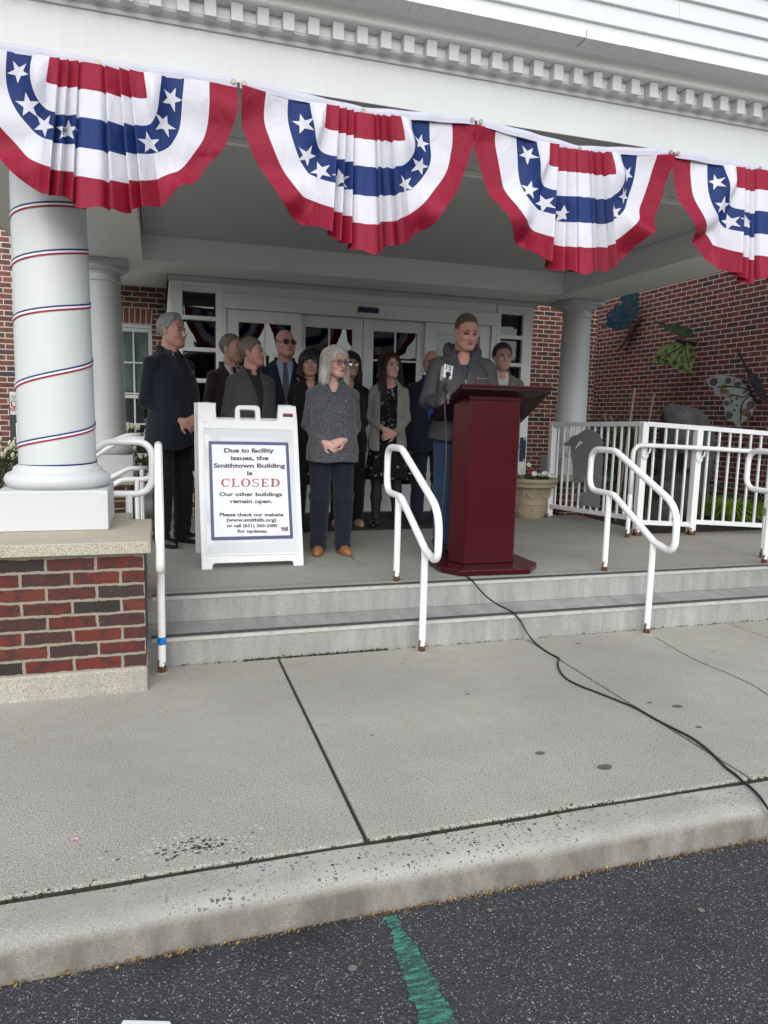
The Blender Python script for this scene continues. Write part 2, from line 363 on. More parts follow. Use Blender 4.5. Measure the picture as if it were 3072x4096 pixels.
for i in range(230):
    r_ = q.gauss(0, .42); x, y = pc_[0]+q.gauss(0, .085), pc_[1]+.01+q.gauss(0, .030); n = 7; rr = q.uniform(.002, .007)
    if y < 2.056: continue
    b.add([(x+rr*1.4*math.cos(2*PI*j/n)*q.uniform(.6,1.2), y+rr*math.sin(2*PI*j/n)*q.uniform(.6,1.2), ZS+.0012) for j in range(n)], [tuple(range(n))])
for i in range(44):
    x, y = pc_[0]+q.gauss(.01, .095), pc_[1]+.01+q.gauss(0, .034); n = q.choice((4,5,6)); rr = q.uniform(.002, .0068)
    if y < 2.056: continue
    b2.add([(x+rr*1.5*math.cos(2*PI*j/n+i)*q.uniform(.6,1.2), y+rr*math.sin(2*PI*j/n+i)*q.uniform(.6,1.2), ZS+.0022) for j in range(n)], [tuple(range(n))])
b.build('worn_patch', plain('pale bared paste', (.47,.455,.40), .9, .15, 90, world=True), o); b2.build('bared_stone', plain('dark bared aggregate', (.085,.084,.086), .8, .3, 60), o)
k = crop(2048, 2048, 1024)
ribbon_on([k(930,810), k(1060,890), k(1200,965), k(1400,1045), k(1560,1120), k(1659,1185)], .006, ZS+.0015).build('crack', M['dirt'], o)
# steps
b = MB(); b.box(-.085, 9, 3.835, 4.6, -.44, ZT); b.box(-.085, 9, 4.135, 4.6, ZT, -.002)
st = tag(b.build('steps', M['step'], bevel=.006), kind='structure')
b = MB()
for y, z in ((4.135, 0.), (3.835, ZT)): b.box(-.055, 9, y+.016, y+.072, z-.004, z+.004)
b.build('nosing_strip', M['nose'], st)
b = MB()
for y, z in ((4.135, 0.), (3.835, ZT)):
    for x0, x1 in ((-.055, 1.9), (1.902, 4.1), (4.102, 9)): b.box(x0, x1, y-.006, y+.0155, z-.013, z+.0045)
b.build('nosing_edge', M['nosew'], st)
b = MB(); b.box(-6, -.087, 4.2, 10.85, -.44, -.001); b.box(-.086, 4.132, 4.142, 10.85, -.44, 0.)
o = tag(b.build('porch_floor', M['plat'], bevel=.003), kind='structure')
b = MB()
pts = [(x, 4.30+.004*math.sin(x*9)+.003*math.sin(x*23)) for x in np.linspace(-.05, 4.4, 90)]
for (x0, y0), (x1, y1) in zip(pts[:-1], pts[1:]): b.quad((x0, y0, .0015), (x1, y1, .0015), (x1, y1+.004, .0015), (x0, y0+.004, .0015))
k = crop(1024, 2048, 1024); r_ = ribbon_on([k(620,285), k(628,305), k(660,322), k(695,333), k(715,338)], .006, .0015); b.add(r_.v, r_.f)
b.build('crack', M['dirt'], o)
tag(MB().box(4.140, 12, 4.142, 5.66, -.44, -.001).box(4.140, 4.47, 5.66, 7.4, -.44, -.001).build('walkway', concrete('ramp landing concrete', (.33, .315, .27), .4, .2, .2), bevel=.004), kind='structure')
tag(MB().box(4.475, 7.16, 5.664, 10.85, -.44, -.03).box(-6, -3.2, 4.2, 10.85, -.4, .06).build('planting_bed', M['mulch']), kind='structure')
# paint on the road
k = crop(1024, 3072, 1024); zr = ZR+.004
def green_mat():
    t = NT('worn green road paint'); p = t.pos(); a = t.noise(t.map(p, (3, 14, 1), rot=(0,0,.4)), 8, 5, .7); f = t.noise(p, 120, 3)
    t.base(t.mix(t.ramp(t.math('ADD', a, t.math('MULTIPLY', f, .35)), [(.54, 0), (.72, 1)]), (.050, .235, .170), (.024, .060, .050))); t.set(.8); t.bump(f, .5, .004); return t.m
L = [(808,970),(845,1000),(880,1060),(890,1110),(884,1160),(912,1200),(918,1260),(945,1300),(965,1380),(985,1430),(995,1500),(1040,1540),(1055,1659),(1075,1760)]
R_ = [(915,945),(922,985),(945,1040),(968,1070),(1010,1110),(1055,1150),(1068,1220),(1105,1280),(1150,1340),(1180,1410),(1205,1480),(1250,1530),(1290,1659),(1310,1760)]
b = MB(); q = random.Random(5)
PL = [onZ(*k(*p), zr) for p in L]; PR = [onZ(*k(*p), zr) for p in R_]
def jag(P):
    out = []
    for a, c in zip(P[:-1], P[1:]):
        for i in range(6): out.append(a+(c-a)*i/6+np.array([q.uniform(-1,1)*.004, q.uniform(-1,1)*.002, 0]))
    return out+[P[-1]]
PL, PR = jag(PL), jag(PR)
for i in range(len(PL)-1): b.quad(PL[i], PR[i], PR[i+1], PL[i+1])
tag(b.build('road_marking', green_mat()), kind='structure')
p0 = onZ(493, 4080, zr); p1 = onZ(678, 4085, zr)
tag(MB().add([p0, p1, p1+np.array([.012,-.03,0]), p1+np.array([.012,-.4,0]), p0+np.array([-.01,-.4,0]), p0+np.array([-.012,-.03,0])], [(0,1,2,3,4,5)]).build('road_marking', plain('white road paint', (.62,.64,.62), .8, .1, 40, .4, 150, world=True)), kind='structure')
k = crop(1024, 3072, 1024); b = MB()
for (a, c), r in (((628,1295),.012), ((1515,920),.008)):
    p = blob(*k(a, c), r, zr); b.add(p, [tuple(range(len(p)))])
p = blob(*crop(2048,3072,1024)(1228,920), .011, zr); b.add(p, [tuple(range(len(p)))])
tag(b.build('road_stains', plain('dry spots', (.16,.145,.115), .9, .2, 50)), kind='structure')

# ------------------------------------------------------------------ library building: rear wall, wing, window
lib = thing('library_building', (0, 10.85, 0), 'red brick library building with white mortar standing behind the white porch', 'building')
YR = 10.85
wx0, wz1 = onY(474, 1300, YR)[0]-.52, onY(560, 1296, YR)[2]; wx1 = onY(608, 1340, YR)[0]; wz0 = .30
b = MB(); b.box(-9, wx0, YR, YR+.3, -.4, 6); b.box(wx1, 7.16, YR, YR+.3, -.4, 6); b.box(wx0, wx1, YR, YR+.3, -.4, wz0); b.box(wx0, wx1, YR, YR+.3, wz1+.205, 6)
b.build('rear_wall', M['brick_rear'], lib)
b = MB(); x = wx0
def soldier_mat():
    t = NT('soldier course brick'); p = t.pos(); X, Y, Z = t.sep(p)[0:3]
    bt = t.n('TexBrick', offset=0., ins={'Vector': t.comb(t.math('ADD', X, t.math('MULTIPLY', t.math('SUBTRACT', Z, wz1), t.math('MULTIPLY', t.math('SUBTRACT', X, (wx0+wx1)/2), -.12))), t.math('ADD', Z, -wz1), 0.), 'Color1': (0,0,0,1), 'Color2': (1,1,1,1), 'Scale': 1., 'Mortar Size': .007, 'Mortar Smooth': .1, 'Brick Width': .0735, 'Row Height': .21})
    c = t.ramp(t.sep(bt.outputs['Color'])[0], [(0, (.20,.06,.035)), (.3, (.14,.045,.03)), (.6, (.24,.075,.04)), (.85, (.17,.05,.035))], 'CONSTANT')
    t.base(t.mix(bt.outputs['Fac'], c, (.46,.41,.33))); t.set(.7); t.bump(t.math('SUBTRACT', 0., bt.outputs['Fac']), .8, .006); return t.m
MB().box(wx0-.02, wx1+.02, YR-.003, YR+.25, wz1-.004, wz1+.206).build('window_arch', soldier_mat(), lib)
MB().box(7.16, 7.5, 5.6, YR-.002, -.4, 6.5).build('wing_wall', M['brick_wing'], lib)
MB().box(-9, 7.5, YR+.3, 20, -.4, 6.5).build('upper_wall', M['siding'], lib)
w = MB(); w.box(wx0, wx1, YR+.01, YR+.1, wz1-.055, wz1-.006); w.box(wx0, wx1, YR+.03, YR+.12, wz1-.11, wz1-.057); w.box(wx0, wx0+.05, YR+.03, YR+.12, wz0, wz1-.112); w.box(wx1-.05, wx1, YR+.03, YR+.12, wz0, wz1-.112); w.box(wx0-.03, wx1+.03, YR-.04, YR+.12, wz0-.05, wz0-.002)
win = w.build('window', M['white'], lib, bevel=.004)
w = MB(); mu = onY(533, 1340, YR+.06)[0]; pw = (wx1-.05-mu)
for i in range(-1, 5):
    x = mu-pw*i
    if wx0+.05 < x < wx1-.06: w.box(x-.011, x+.011, YR+.045, YR+.075, wz0, wz1-.113)
zz = wz1-.113-.42
while zz > wz0+.1: w.box(wx0+.05, wx1-.05, YR+.043, YR+.07, zz-.011, zz+.011); zz -= .43
w.box(wx0+.05, wx1-.05, YR+.04, YR+.09, wz0+(wz1-wz0)*.47, wz0+(wz1-wz0)*.47+.045)
w.build('muntin', M['white'], win)
MB().box(wx0+.05, wx1-.05, YR+.08, YR+.085, wz0, wz1-.113).build('pane', M['wglass'], win)
MB().box(wx0, wx1, YR+.13, YR+.135, wz0+(wz1-wz0)*.52, wz1).build('pane_reflection', plain('painted pane reflection', (.40,.44,.42), .8), win); MB().box(wx0, wx1, YR+.28, YR+.29, wz0, wz1).build('room_darkness', M['dark'], win)  # pale upper sheet's colour stands in for glass reflection, dark sheet for unlit room

# ------------------------------------------------------------------ entrance vestibule with automatic doors
YV = 7.445
ves = thing('entrance_vestibule', (2.09, YV, 0), 'white framed glass entrance with automatic sliding doors behind the crowd', 'entrance')
b = MB()
for x0, x1 in ((.126, .622), (3.612, 4.055)):
    MB().box(x0+.01, x1-.01, YV+.01, YV+.2, 0, .288).build('brick_base', M['brick_rear'], ves)
b = MB()
for x0, x1 in ((.116, .63), (3.604, 4.065)): MB().box(x0, x1, YV-.03, YV+.2, .29, .383).build('stone_sill', M['lime'], ves, bevel=.005)
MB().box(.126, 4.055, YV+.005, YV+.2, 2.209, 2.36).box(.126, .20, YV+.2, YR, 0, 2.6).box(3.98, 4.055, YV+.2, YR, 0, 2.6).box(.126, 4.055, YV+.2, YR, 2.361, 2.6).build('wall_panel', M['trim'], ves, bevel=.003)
MB().box(.11, 4.10, YV-.022, YV+.003, 2.302, 2.352).build('fascia_board', M['white'], ves, bevel=.003)
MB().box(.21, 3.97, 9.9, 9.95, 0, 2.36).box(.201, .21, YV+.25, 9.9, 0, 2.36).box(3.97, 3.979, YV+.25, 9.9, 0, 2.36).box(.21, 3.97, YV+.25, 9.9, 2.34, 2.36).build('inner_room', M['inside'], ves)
def sidelight(x0, x1, g0, g1):
    f = MB(); f.box(x0, g0, YV-.02, YV+.09, .384, 2.299); f.box(g1, x1, YV-.02, YV+.09, .384, 2.299)
    f.box(g0, g1, YV-.0195, YV+.089, .384, .449); f.box(g0, g1, YV-.0195, YV+.089, 2.26, 2.299)
    pit = (2.26-.449)/6
    for i in range(1, 6): f.box(g0, g1, YV-.018, YV+.088, .449+i*pit-.02, .449+i*pit+.02)
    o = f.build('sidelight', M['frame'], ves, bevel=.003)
    for i in range(6): 
        z0, z1 = .449+i*pit+(.02 if i else 0), .449+(i+1)*pit-(.02 if i < 5 else 0)
        MB().box(g0, g1, YV+.055, YV+.062, z0, z1).build('pane', M['glass'], o)
        MB().box(g0, g0+.012, YV+.02, YV+.054, z0, z1).box(g1-.012, g1, YV+.02, YV+.054, z0, z1).box(g0+.012, g1-.012, YV+.02, YV+.054, z1-.012, z1).build('gasket', M['dark'], o)
sidelight(.126, .622, .241, .558); sidelight(3.612, 4.055, 3.660, 3.935)
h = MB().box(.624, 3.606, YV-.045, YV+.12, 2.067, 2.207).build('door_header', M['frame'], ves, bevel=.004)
MB().box(1.996, 2.217, YV-.08, YV-.046, 2.112, 2.166).build('motion_sensor', M['navy'], h, bevel=.008)
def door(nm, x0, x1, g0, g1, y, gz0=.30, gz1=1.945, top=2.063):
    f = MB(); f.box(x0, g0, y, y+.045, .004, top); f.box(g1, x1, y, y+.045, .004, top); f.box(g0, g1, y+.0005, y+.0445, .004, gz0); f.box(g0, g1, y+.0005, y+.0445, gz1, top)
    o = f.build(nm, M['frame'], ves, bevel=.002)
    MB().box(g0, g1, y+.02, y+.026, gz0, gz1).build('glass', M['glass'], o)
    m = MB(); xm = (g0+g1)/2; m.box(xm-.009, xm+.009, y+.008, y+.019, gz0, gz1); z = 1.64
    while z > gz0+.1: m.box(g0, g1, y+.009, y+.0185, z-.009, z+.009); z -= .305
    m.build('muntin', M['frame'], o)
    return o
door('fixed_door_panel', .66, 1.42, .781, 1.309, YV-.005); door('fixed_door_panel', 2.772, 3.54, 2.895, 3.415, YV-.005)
door('sliding_door', 1.36, 2.086, 1.47, 1.974, YV+.055); door('sliding_door', 2.094, 2.82, 2.205, 2.70, YV+.055)
MB().box(.624, .656, YV-.03, YV+.1, .0, 2.065).build('door_jamb', M['frame'], ves, bevel=.002); MB().box(3.544, 3.606, YV-.03, YV+.1, .0, 2.065).build('door_jamb', M['frame'], ves, bevel=.002)
b = MB(); b.box(3.962, 4.040, YV-.028, YV-.021, .564, .842)
s_ = b.build('wall_sign', M['navy'], ves, bevel=.002)
b = MB()
for cx, cz, dx, dz in ((4.033, .835, -1, -1), (4.033, .571, -1, 1)): b.add([(cx, YV-.0295, cz), (cx+dx*.03, YV-.0295, cz), (cx+dx*.02, YV-.0295, cz+dz*.02), (cx, YV-.0295, cz+dz*.03)], [(0,1,2,3)]); b.build('sign_corner', M['white'], s_); b = MB()
mt = MB(); mt.box(.95, 3.3, 6.26, 7.36, 0.001, .012)
def mat_mat():
    t = NT('ribbed entrance mat'); p = t.pos(); s = t.math('SINE', t.math('MULTIPLY', t.sep(p)[1], 2*PI/.03)); t.base(t.mix(t.noise(p, 40, 3), (.012,.012,.013), (.03,.03,.031))); t.set(.95); t.bump(s, .8, .006); return t.m
tag(mt.build('door_mat', mat_mat(), bevel=.004), 'large black ribbed mat lying in front of the sliding doors', 'door mat')

# ------------------------------------------------------------------ the porch: piers, columns, beams, entablature, siding
por = thing('library_porch', (2.0, 4.1, 0), 'white classical porch on round columns with dentil cornice and siding above', 'porch')
YF = 3.69; PX0, PX1 = -1.4, 6.3
def lay(name, fn, mat, bev=0, sm=False):
    b = MB(); fn(b); return b.build(name, mat, por, bevel=bev, smooth=sm)
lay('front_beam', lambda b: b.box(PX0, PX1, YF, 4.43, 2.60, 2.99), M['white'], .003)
lay('ceiling', lambda b: b.box(-.10, 4.09, 4.44, 6.86, 2.575, 2.66), M['ceil'])
lay('ceiling_trim', lambda b: b.box(-.10, 4.09, 4.395, 4.435, 2.568, 2.5995), M['trim'], .004)
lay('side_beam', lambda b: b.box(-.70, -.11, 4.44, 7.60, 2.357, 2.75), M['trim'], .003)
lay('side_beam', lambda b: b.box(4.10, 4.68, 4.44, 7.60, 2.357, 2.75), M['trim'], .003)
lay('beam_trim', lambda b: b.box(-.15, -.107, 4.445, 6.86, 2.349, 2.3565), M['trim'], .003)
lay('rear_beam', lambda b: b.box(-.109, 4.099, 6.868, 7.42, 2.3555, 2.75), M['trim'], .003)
lay('roof_deck', lambda b: b.box(PX0, 4.9, 4.05, 10.84, 2.755, 3.0), M['trim'])
def entab(b):
    b.prof_x([(YF-.001, 2.80), (YF-.012, 2.803), (YF-.016, 2.818), (YF-.040, 2.832), (YF-.046, 2.838), (YF-.046, 2.846), (YF-.030, 2.852), (YF-.001, 2.852)], PX0, PX1)
def crown(b):
    c = [(YF-.001, 2.906), (YF-.108, 2.906), (YF-.116, 2.912)]
    for i in range(9):
        a = PI/2*i/8; c.append((YF-.118-.048*(1-math.cos(a)), 2.914+.044*math.sin(a)))
    c += [(YF-.172, 2.962), (YF-.172, 2.985), (YF-.001, 2.985)]
    b.prof_x(c, PX0, PX1)
lay('bed_moulding', entab, M['white'])
lay('crown_moulding', crown, M['trim'], 0, 'auto')
x = 2.494-.1192*27
while x < PX1-.06:
    if x > PX0: MB().box(x, x+.054, YF-.092, YF-.0355, 2.826, 2.9055).build('dentil', M['white'], por, bevel=.002)
    x += .1192
lay('dentil_backing', lambda b: b.box(PX0, PX1, YF-.036, YF-.001, 2.853, 2.905), M['trim'])
def gutter(b):
    b.box(PX0, 2.085, 3.418, 3.52, 2.957, 3.004); b.box(2.0875, 2.302, 3.413, 3.52, 2.953, 3.000); b.box(2.3045, PX1, 3.418, 3.52, 2.957, 3.004)
lay('gutter', gutter, M['gutter'], .003)
lay('eave_soffit', lambda b: b.box(PX0, PX1, 3.52, YF, 2.9865, 3.002), M['trim'])
lay('eave_roof', lambda b: b.hull8([(PX0, 3.53, 3.003), (PX1, 3.53, 3.003), (PX1, 4.02, 3.05), (PX0, 4.02, 3.05)], [(PX0, 3.53, 3.012), (PX1, 3.53, 3.012), (PX1, 4.02, 3.07), (PX0, 4.02, 3.07)]), M['gutter'])
def siding(b):
    z = 3.035
    for i in range(26):
        for x0, x1 in ((PX0, -.2+(i*.83 % 1.9)), (-.199+(i*.83 % 1.9), 2.2+(i*1.37 % 2.3)), (2.2015+(i*1.37 % 2.3), PX1)):
            b.prof_x([(3.996, z-.006), (4.018, z+.117), (4.05, z+.117), (4.05, z-.006)], x0, x1)
        z += .117
lay('siding', siding, M['siding'], .0015)
def column(cx, cy, ztop, zb=.442, q=1.):
    H = ztop-zb; s = []
    for i in range(25):
        t = i/24; s.append((q*(.187-.020*t**1.6), .300+(H-.300-.17)*t))
    sh = MB().lathe(s, (cx, cy, zb), 64).build('column', M['white'], por, smooth='auto')
    MB().box(cx-.256*q, cx+.256*q, cy-.256*q, cy+.256*q, zb+.001, zb+.201).build('plinth', M['white'], sh, bevel=.005)
    pr = [(.0, .202), (.235, .2021)]
    pr += [(.222+.035*math.sin(a), .241-.038*math.cos(a)) for a in np.linspace(.25, PI-.1, 14)]
    pr += [(.222, .283), (.216, .286), (.214, .300), (.208, .306), (.198, .312), (.1885, .320), (.0, .320)]
    MB().lathe([(r_*q, z_) for r_, z_ in pr], (cx, cy, zb), 72).build('column_base', M['white'], sh, smooth='auto')
    cp = [(0, H-.185), (.170, H-.185), (.178, H-.180), (.180, H-.172), (.178, H-.164), (.170, H-.160), (.168, H-.120), (.178, H-.116), (.180, H-.106)]
    cp += [(.182+.060*math.sin(a), H-.100+.048*(1-math.cos(a))) for a in np.linspace(0, PI/2, 8)] + [(0, H-.051)]
    MB().lathe([(r_*q, z_) for r_, z_ in cp], (cx, cy, zb), 64).build('capital', M['white'], sh, smooth='auto')
    MB().box(cx-.236*q, cx+.236*q, cy-.236*q, cy+.236*q, ztop-.050, ztop-.018).box(cx-.248*q, cx+.248*q, cy-.248*q, cy+.248*q, ztop-.0178, ztop-.002).build('abacus', M['white'], sh, bevel=.004)
def pier(x0, x1, y0, y1, extra=None, stone=True):
    b = MB(); b.box(x0, x1, y0, y1, -.32, .383)
    if extra: b.box(*extra, -.32, .382)
    o = b.build('brick_pier', M['brick_pier'], por)
    c = MB().box(x0-.035, x1+.032, y0-.040, y1+.035, .3835, .442).build('coping', M['lime'], o, bevel=.006)
    if extra: MB().box(extra[0]-.04, extra[1]+.04, y1+.0355, extra[3]+.04, .3832, .4416).build('coping', M['lime'], o, bevel=.006)
    if stone: MB().box(x0-.01, x1+.006, y0-.007, y0+.25, -.36, -.177).box(x1-.2, x1+.006, y0+.2505, y0+.315, -.36, -.177).build('base_stone', M['basestone'], o, bevel=.014)
pier(-1.05, -.077, 3.515, 4.185, (-.86, -.20, 4.185, 4.45))
pier(-.86, -.25, 6.80, 7.55, None, False)
rc = onY(2284, 1690, 7.20)
pier(rc[0]-.24, rc[0]+.55, 6.945, 7.55, None, False)
column(-.507, 4.10, 2.60); column(-.458, 7.10, 2.355, q=.91); column(rc[0], 7.20, 2.355, q=.90); column(5.95, 4.10, 2.60, 0.0)
# ribbon spiralling round the front column
def ribbon_z(t):      # t in half turns, even knots on the left edge of the column, odd on the right
    kn = [.760, .775, .855, .975, 1.150, 1.305, 1.490, 1.590, 1.750, 1.860, 1.985, 2.075, 2.22, 2.36]
    kk = np.arange(len(kn)); i = np.clip(t, 0, len(kn)-1); w = np.array([np.interp(i+d, kk, kn) for d in (-.25, -.12, 0, .12, .25)]).mean()
    return w
rb = MB(); N = 520; rows = []
for i in range(N+1):
    t = 13*i/N; a = PI+PI*t; z = ribbon_z(t); zz = (z-.442-.3)/(2.6-.442-.47); r0 = .187-.020*max(0, min(1, zz))**1.6+.0035
    rows.append([(-.507+r0*math.cos(a), 4.10+r0*math.sin(a), z-d) for d in (0, .0085, .0175, .026)])
for i in range(N):
    for j in range(3): rb.quad(rows[i][j], rows[i][j+1], rows[i+1][j+1], rows[i+1][j], j)
RED, BLUE = (.30, .012, .035), (.012, .030, .130)
def cloth(name, col, rough=.8, var=.1, weave=900, sheen=0., bump=.15, fold=0):
    t = NT(name); o = t.obj(); n = t.noise(o, 7, 4); t.base(t.mix(n, [c*(1-var) for c in col], [min(1, c*(1+var)) for c in col])); t.set(rough, 0, .25)
    if sheen: t.b.inputs['Sheen Weight'].default_value = sheen
    h = t.noise(o, weave, 2)
    if fold:
        fn = t.noise(t.map(o, (1, 1, .55)), 11, 3, .55, 1.2); h = t.math('ADD', t.math('MULTIPLY', h, .06), t.math('MULTIPLY', fn, fold))
        t.bump(h, .8, .03)
    else: t.bump(h, bump, .002)
    return t.m
M['satin_red'] = cloth('red satin', RED, .45); M['satin_white'] = cloth('white satin', (.75,.75,.75), .45); M['satin_blue'] = cloth('blue satin', BLUE, .45)
tag(rb.build('ribbon', [M['satin_blue'], M['satin_white'], M['satin_red']]), 'red white and blue ribbon wound round the front porch column', 'ribbon')

# ------------------------------------------------------------------ buntings on the frieze
M['bunt_w'] = cloth('bunting white', (.70,.70,.76), .55, .06, 500, fold=.45)
M['bunt_r'] = cloth('bunting red', (.28,.010,.034), .5, .12, 500, fold=.45)
M['bunt_b'] = cloth('bunting blue', (.012,.034,.150), .5, .12, 500, fold=.45)
M['brass'] = plain('brass grommet', (.30,.27,.20), .5, .1, metal=.6); M['heading'] = cloth('bunting heading tape', (.50,.50,.58), .6, .1, 500)
for nm in ('bunt_w', 'bunt_r', 'bunt_b'):     # thin fabric lets a little light through
    t = M[nm].node_tree; pb = t.nodes['Principled BSDF']; tl = t.nodes.new('ShaderNodeBsdfTranslucent'); mx = t.nodes.new('ShaderNodeMixShader'); mx.inputs[0].default_value = .22
    tl.inputs['Color'].default_value = {'bunt_w': (.7,.7,.75,1), 'bunt_r': (.35,.01,.03,1), 'bunt_b': (.01,.03,.16,1)}[nm]
    t.links.new(pb.outputs[0], mx.inputs[1]); t.links.new(tl.outputs[0], mx.inputs[2]); t.links.new(mx.outputs[0], t.nodes['Material Output'].inputs[0])
def bunting(x0, x1, ztop, sag, depth, seed, label):
    q = random.Random(seed); a = (x1-x0)/2; xc = (x0+x1)/2; yb = YF-.022
    npl = 7; jit = [q.uniform(-1, 1) for _ in range(40)]; wid = [q.uniform(.55, 1.3) for _ in range(40)]; wid[npl//2] = 2.1
    edges = np.cumsum([0]+wid[:npl]); edges = edges/edges[-1]*2-1; mid = npl//2
    p1, p2, p3, p4 = [q.uniform(0, 6) for _ in range(4)]
    RX = ([0, .2, .4, .6, .8, 1.], [0, .315, .41, .605, .80, 1.]); RD = ([0, .2, .4, .6, .8, 1.], [0, .19, .385, .595, .795, 1.]); RP = ([0, .2, .4, .6, .8, 1.], [9., 9., 5., 3.0, 2.3, 1.95])
    def flat(th, r):
        c, s_ = math.cos(th), max(0., math.sin(th)); pw = 2/np.interp(r, *RP)
        return -math.copysign(abs(c)**pw, c)*np.interp(r, *RX), s_**pw*np.interp(r, *RD)
    def S2(cx, d):
        r = min(1.05, math.hypot(cx, d)); y = 0.; x = cx*a; z = -d*depth
        hw = .315+.13*d; p = cx/hw; th = math.atan2(d, -cx)
        if abs(p) < 1:
            i = max(0, min(npl-1, int(np.searchsorted(edges, p))-1)); f = (p-edges[i])/(edges[i+1]-edges[i])
            g = f if i < mid else (1-f if i > mid else 1-abs(2*f-1)**6*.9)
            y -= (.026+.082*d)*g*(.6+.4*wid[i])*(1 if i != mid else .75)+.012
            z += jit[i]*.017*(.25+d)-.014*g*d; x += jit[i+9]*.010*d
        out = max(0., abs(p)-1); w_ = min(1, out*3)
        if abs(p) >= 1:
            fd = 1-min(1, out*5); i = 0 if p < 0 else npl-1; y -= .012*fd; z += jit[i]*.017*(.25+d)*fd; x += jit[i+9]*.010*d*fd
        y -= math.exp(-((abs(p)-1.16)/.22)**2)*math.exp(-((d-.17)/.17)**2)*.075          # puffed white fold beside the pleats
        y -= w_*.052*math.sin(7.5*(d-.62*abs(cx))+p2)*r*(.4+d)                            # swags from heading to pleats
        y -= w_*.038*math.sin(13.*(d-.35*abs(cx))+p4)*min(1, d*1.6)*r
        y -= w_*(.016*math.sin(5.2*th+p1)*r+.012*math.sin(11*th+3*r+p2)*r*d)
        x += w_*.009*math.sin(9*d+p1+6*cx); z += w_*.010*math.sin(8*cx+p2+5*d)*min(1, d*3)
        y -= .022*d
        z += .012*r*d*math.sin(15*th+p3)*w_
        if r > .9: z += (r-.9)/.1*(.010*math.sin(21*th+p1)*d)
        z -= sag*(1-min(1, abs(cx)))
        return (xc+x, yb+min(y, .012), ztop+z)
    b = MB(); NR = 50; RXC = lambda r: .36 if r <= .2 else float(np.interp(r, RX[0], [0, .36, .43, .605, .80, 1.])); rdv = lambda r: float(np.interp(r, *RD)); rpw = lambda r: float(np.interp(r, *RP))
    cols = []
    for i in range(npl):
        e0, e1 = edges[i], edges[i+1]; nc = max(5, int((e1-e0)*34)); cols += [e0+(e1-e0)*(.012+.976*j/nc) for j in range(nc+1)]
    cols[0], cols[-1] = -.9999, .9999
    def centre(p, r):
        if r <= .2: d = rdv(r); return p*(.315+.13*d), d
        d = rdv(r); R_, n_ = RXC(r), rpw(r)
        for _ in range(12): cx = p*(.315+.13*d); d = .5*d+.5*rdv(r)*max(0., 1-(abs(cx)/R_)**n_)**(1/n_)
        return p*(.315+.13*d), d
    def patch(rows, bands):
        n = len(rows[0]); o0 = len(b.v); b.v += [S2(*c) for r_ in rows for c in r_]
        for i in range(len(rows)-1):
            for j in range(n-1): b.f.append((o0+i*n+j, o0+i*n+j+1, o0+(i+1)*n+j+1, o0+(i+1)*n+j)); b.m.append(bands[i])
    rs = [max(.002, i/NR) for i in range(NR+1)]; bd = [(1, 0, 2, 0, 1)[int((i+.5)/NR*5)] for i in range(NR)]
    patch([[centre(p, r) for p in cols] for r in rs], bd)
    ro = [r for r in rs if r >= .2-1e-6]; no = 46
    for sg_ in (-1, 1):
        rows = []
        dB = centre(.9999, .2)[1]; rows.append([(sg_*(.315+.13*dB*j/no)*1.0002, dB*j/no) for j in range(no+1)])
        for r in ro[1:]:
            cB, dB = centre(.9999, r); R_, n_, D_ = RXC(r), rpw(r), rdv(r); tB = math.asin(min(1, (dB/D_)**(n_/2))); row = []
            for j in range(no+1):
                t_ = tB*j/no; row.append((sg_*R_*max(0., math.cos(t_))**(2/n_), D_*math.sin(t_)**(2/n_)))
            row[-1] = (sg_*cB*1.0002, dB); rows.append(row)
        patch(rows, bd[NR-len(ro)+1:])
    # stars on the blue band
    for c0, rot in (((-.505, .135), .35), ((-.47, .37), -.25), ((-.36, .475), .5), ((-.20, .505), .2), ((.365, .475), .4), ((.462, .345), -.3), ((.508, .15), -.35)):
        c0 = (c0[0]+q.uniform(-.015, .015), c0[1]+q.uniform(-.03, .03)); rot += q.uniform(-.3, .3); P = []
        for i in range(10):
            rr = (.050 if i % 2 == 0 else .0198); an = PI/2+rot+i*PI/5; P.append((rr*math.cos(an), rr*math.sin(an)))
        def pt(sx, sz):
            x, y, z = S2(c0[0]+sx/a, max(.01, c0[1]-sz/depth)); return (x, y-.0035, z)
        n = 6
        for i in range(10):
            A, B = P[i], P[(i+1) % 10]; grid = {}
            for u in range(n+1):
                for v in range(n+1-u): grid[u, v] = len(b.v); b.v.append(pt(A[0]*u/n+B[0]*v/n, A[1]*u/n+B[1]*v/n))
            for u in range(n):
                for v in range(n-u):
                    b.f.append((grid[u, v], grid[u+1, v], grid[u, v+1])); b.m.append(0)
                    if u+v < n-1: b.f.append((grid[u+1, v], grid[u+1, v+1], grid[u, v+1])); b.m.append(0)
    o = b.build('bunting', [M['bunt_w'], M['bunt_r'], M['bunt_b']], smooth=True)
    tag(o, label, 'bunting', 'star spangled buntings along the porch frieze')
    h = MB(); K = 60; ys = yb-.006
    for i in range(K):
        xa, xb = x0+.004+(x1-x0-.008)*i/K, x0+.004+(x1-x0-.008)*(i+1)/K; P = []
        for x in (xa, xb):
            k = 1-abs(x-xc)/a; zc = ztop-sag*k; yy = ys-.004*math.sin(x*31+seed)
            P += [(x, yy, zc-.004), (x, yy-.003, zc+.018), (x, yy, zc+.036)]
        h.quad(P[0], P[3], P[4], P[1]); h.quad(P[1], P[4], P[5], P[2])
    h.build('heading', M['heading'], o, smooth=True)
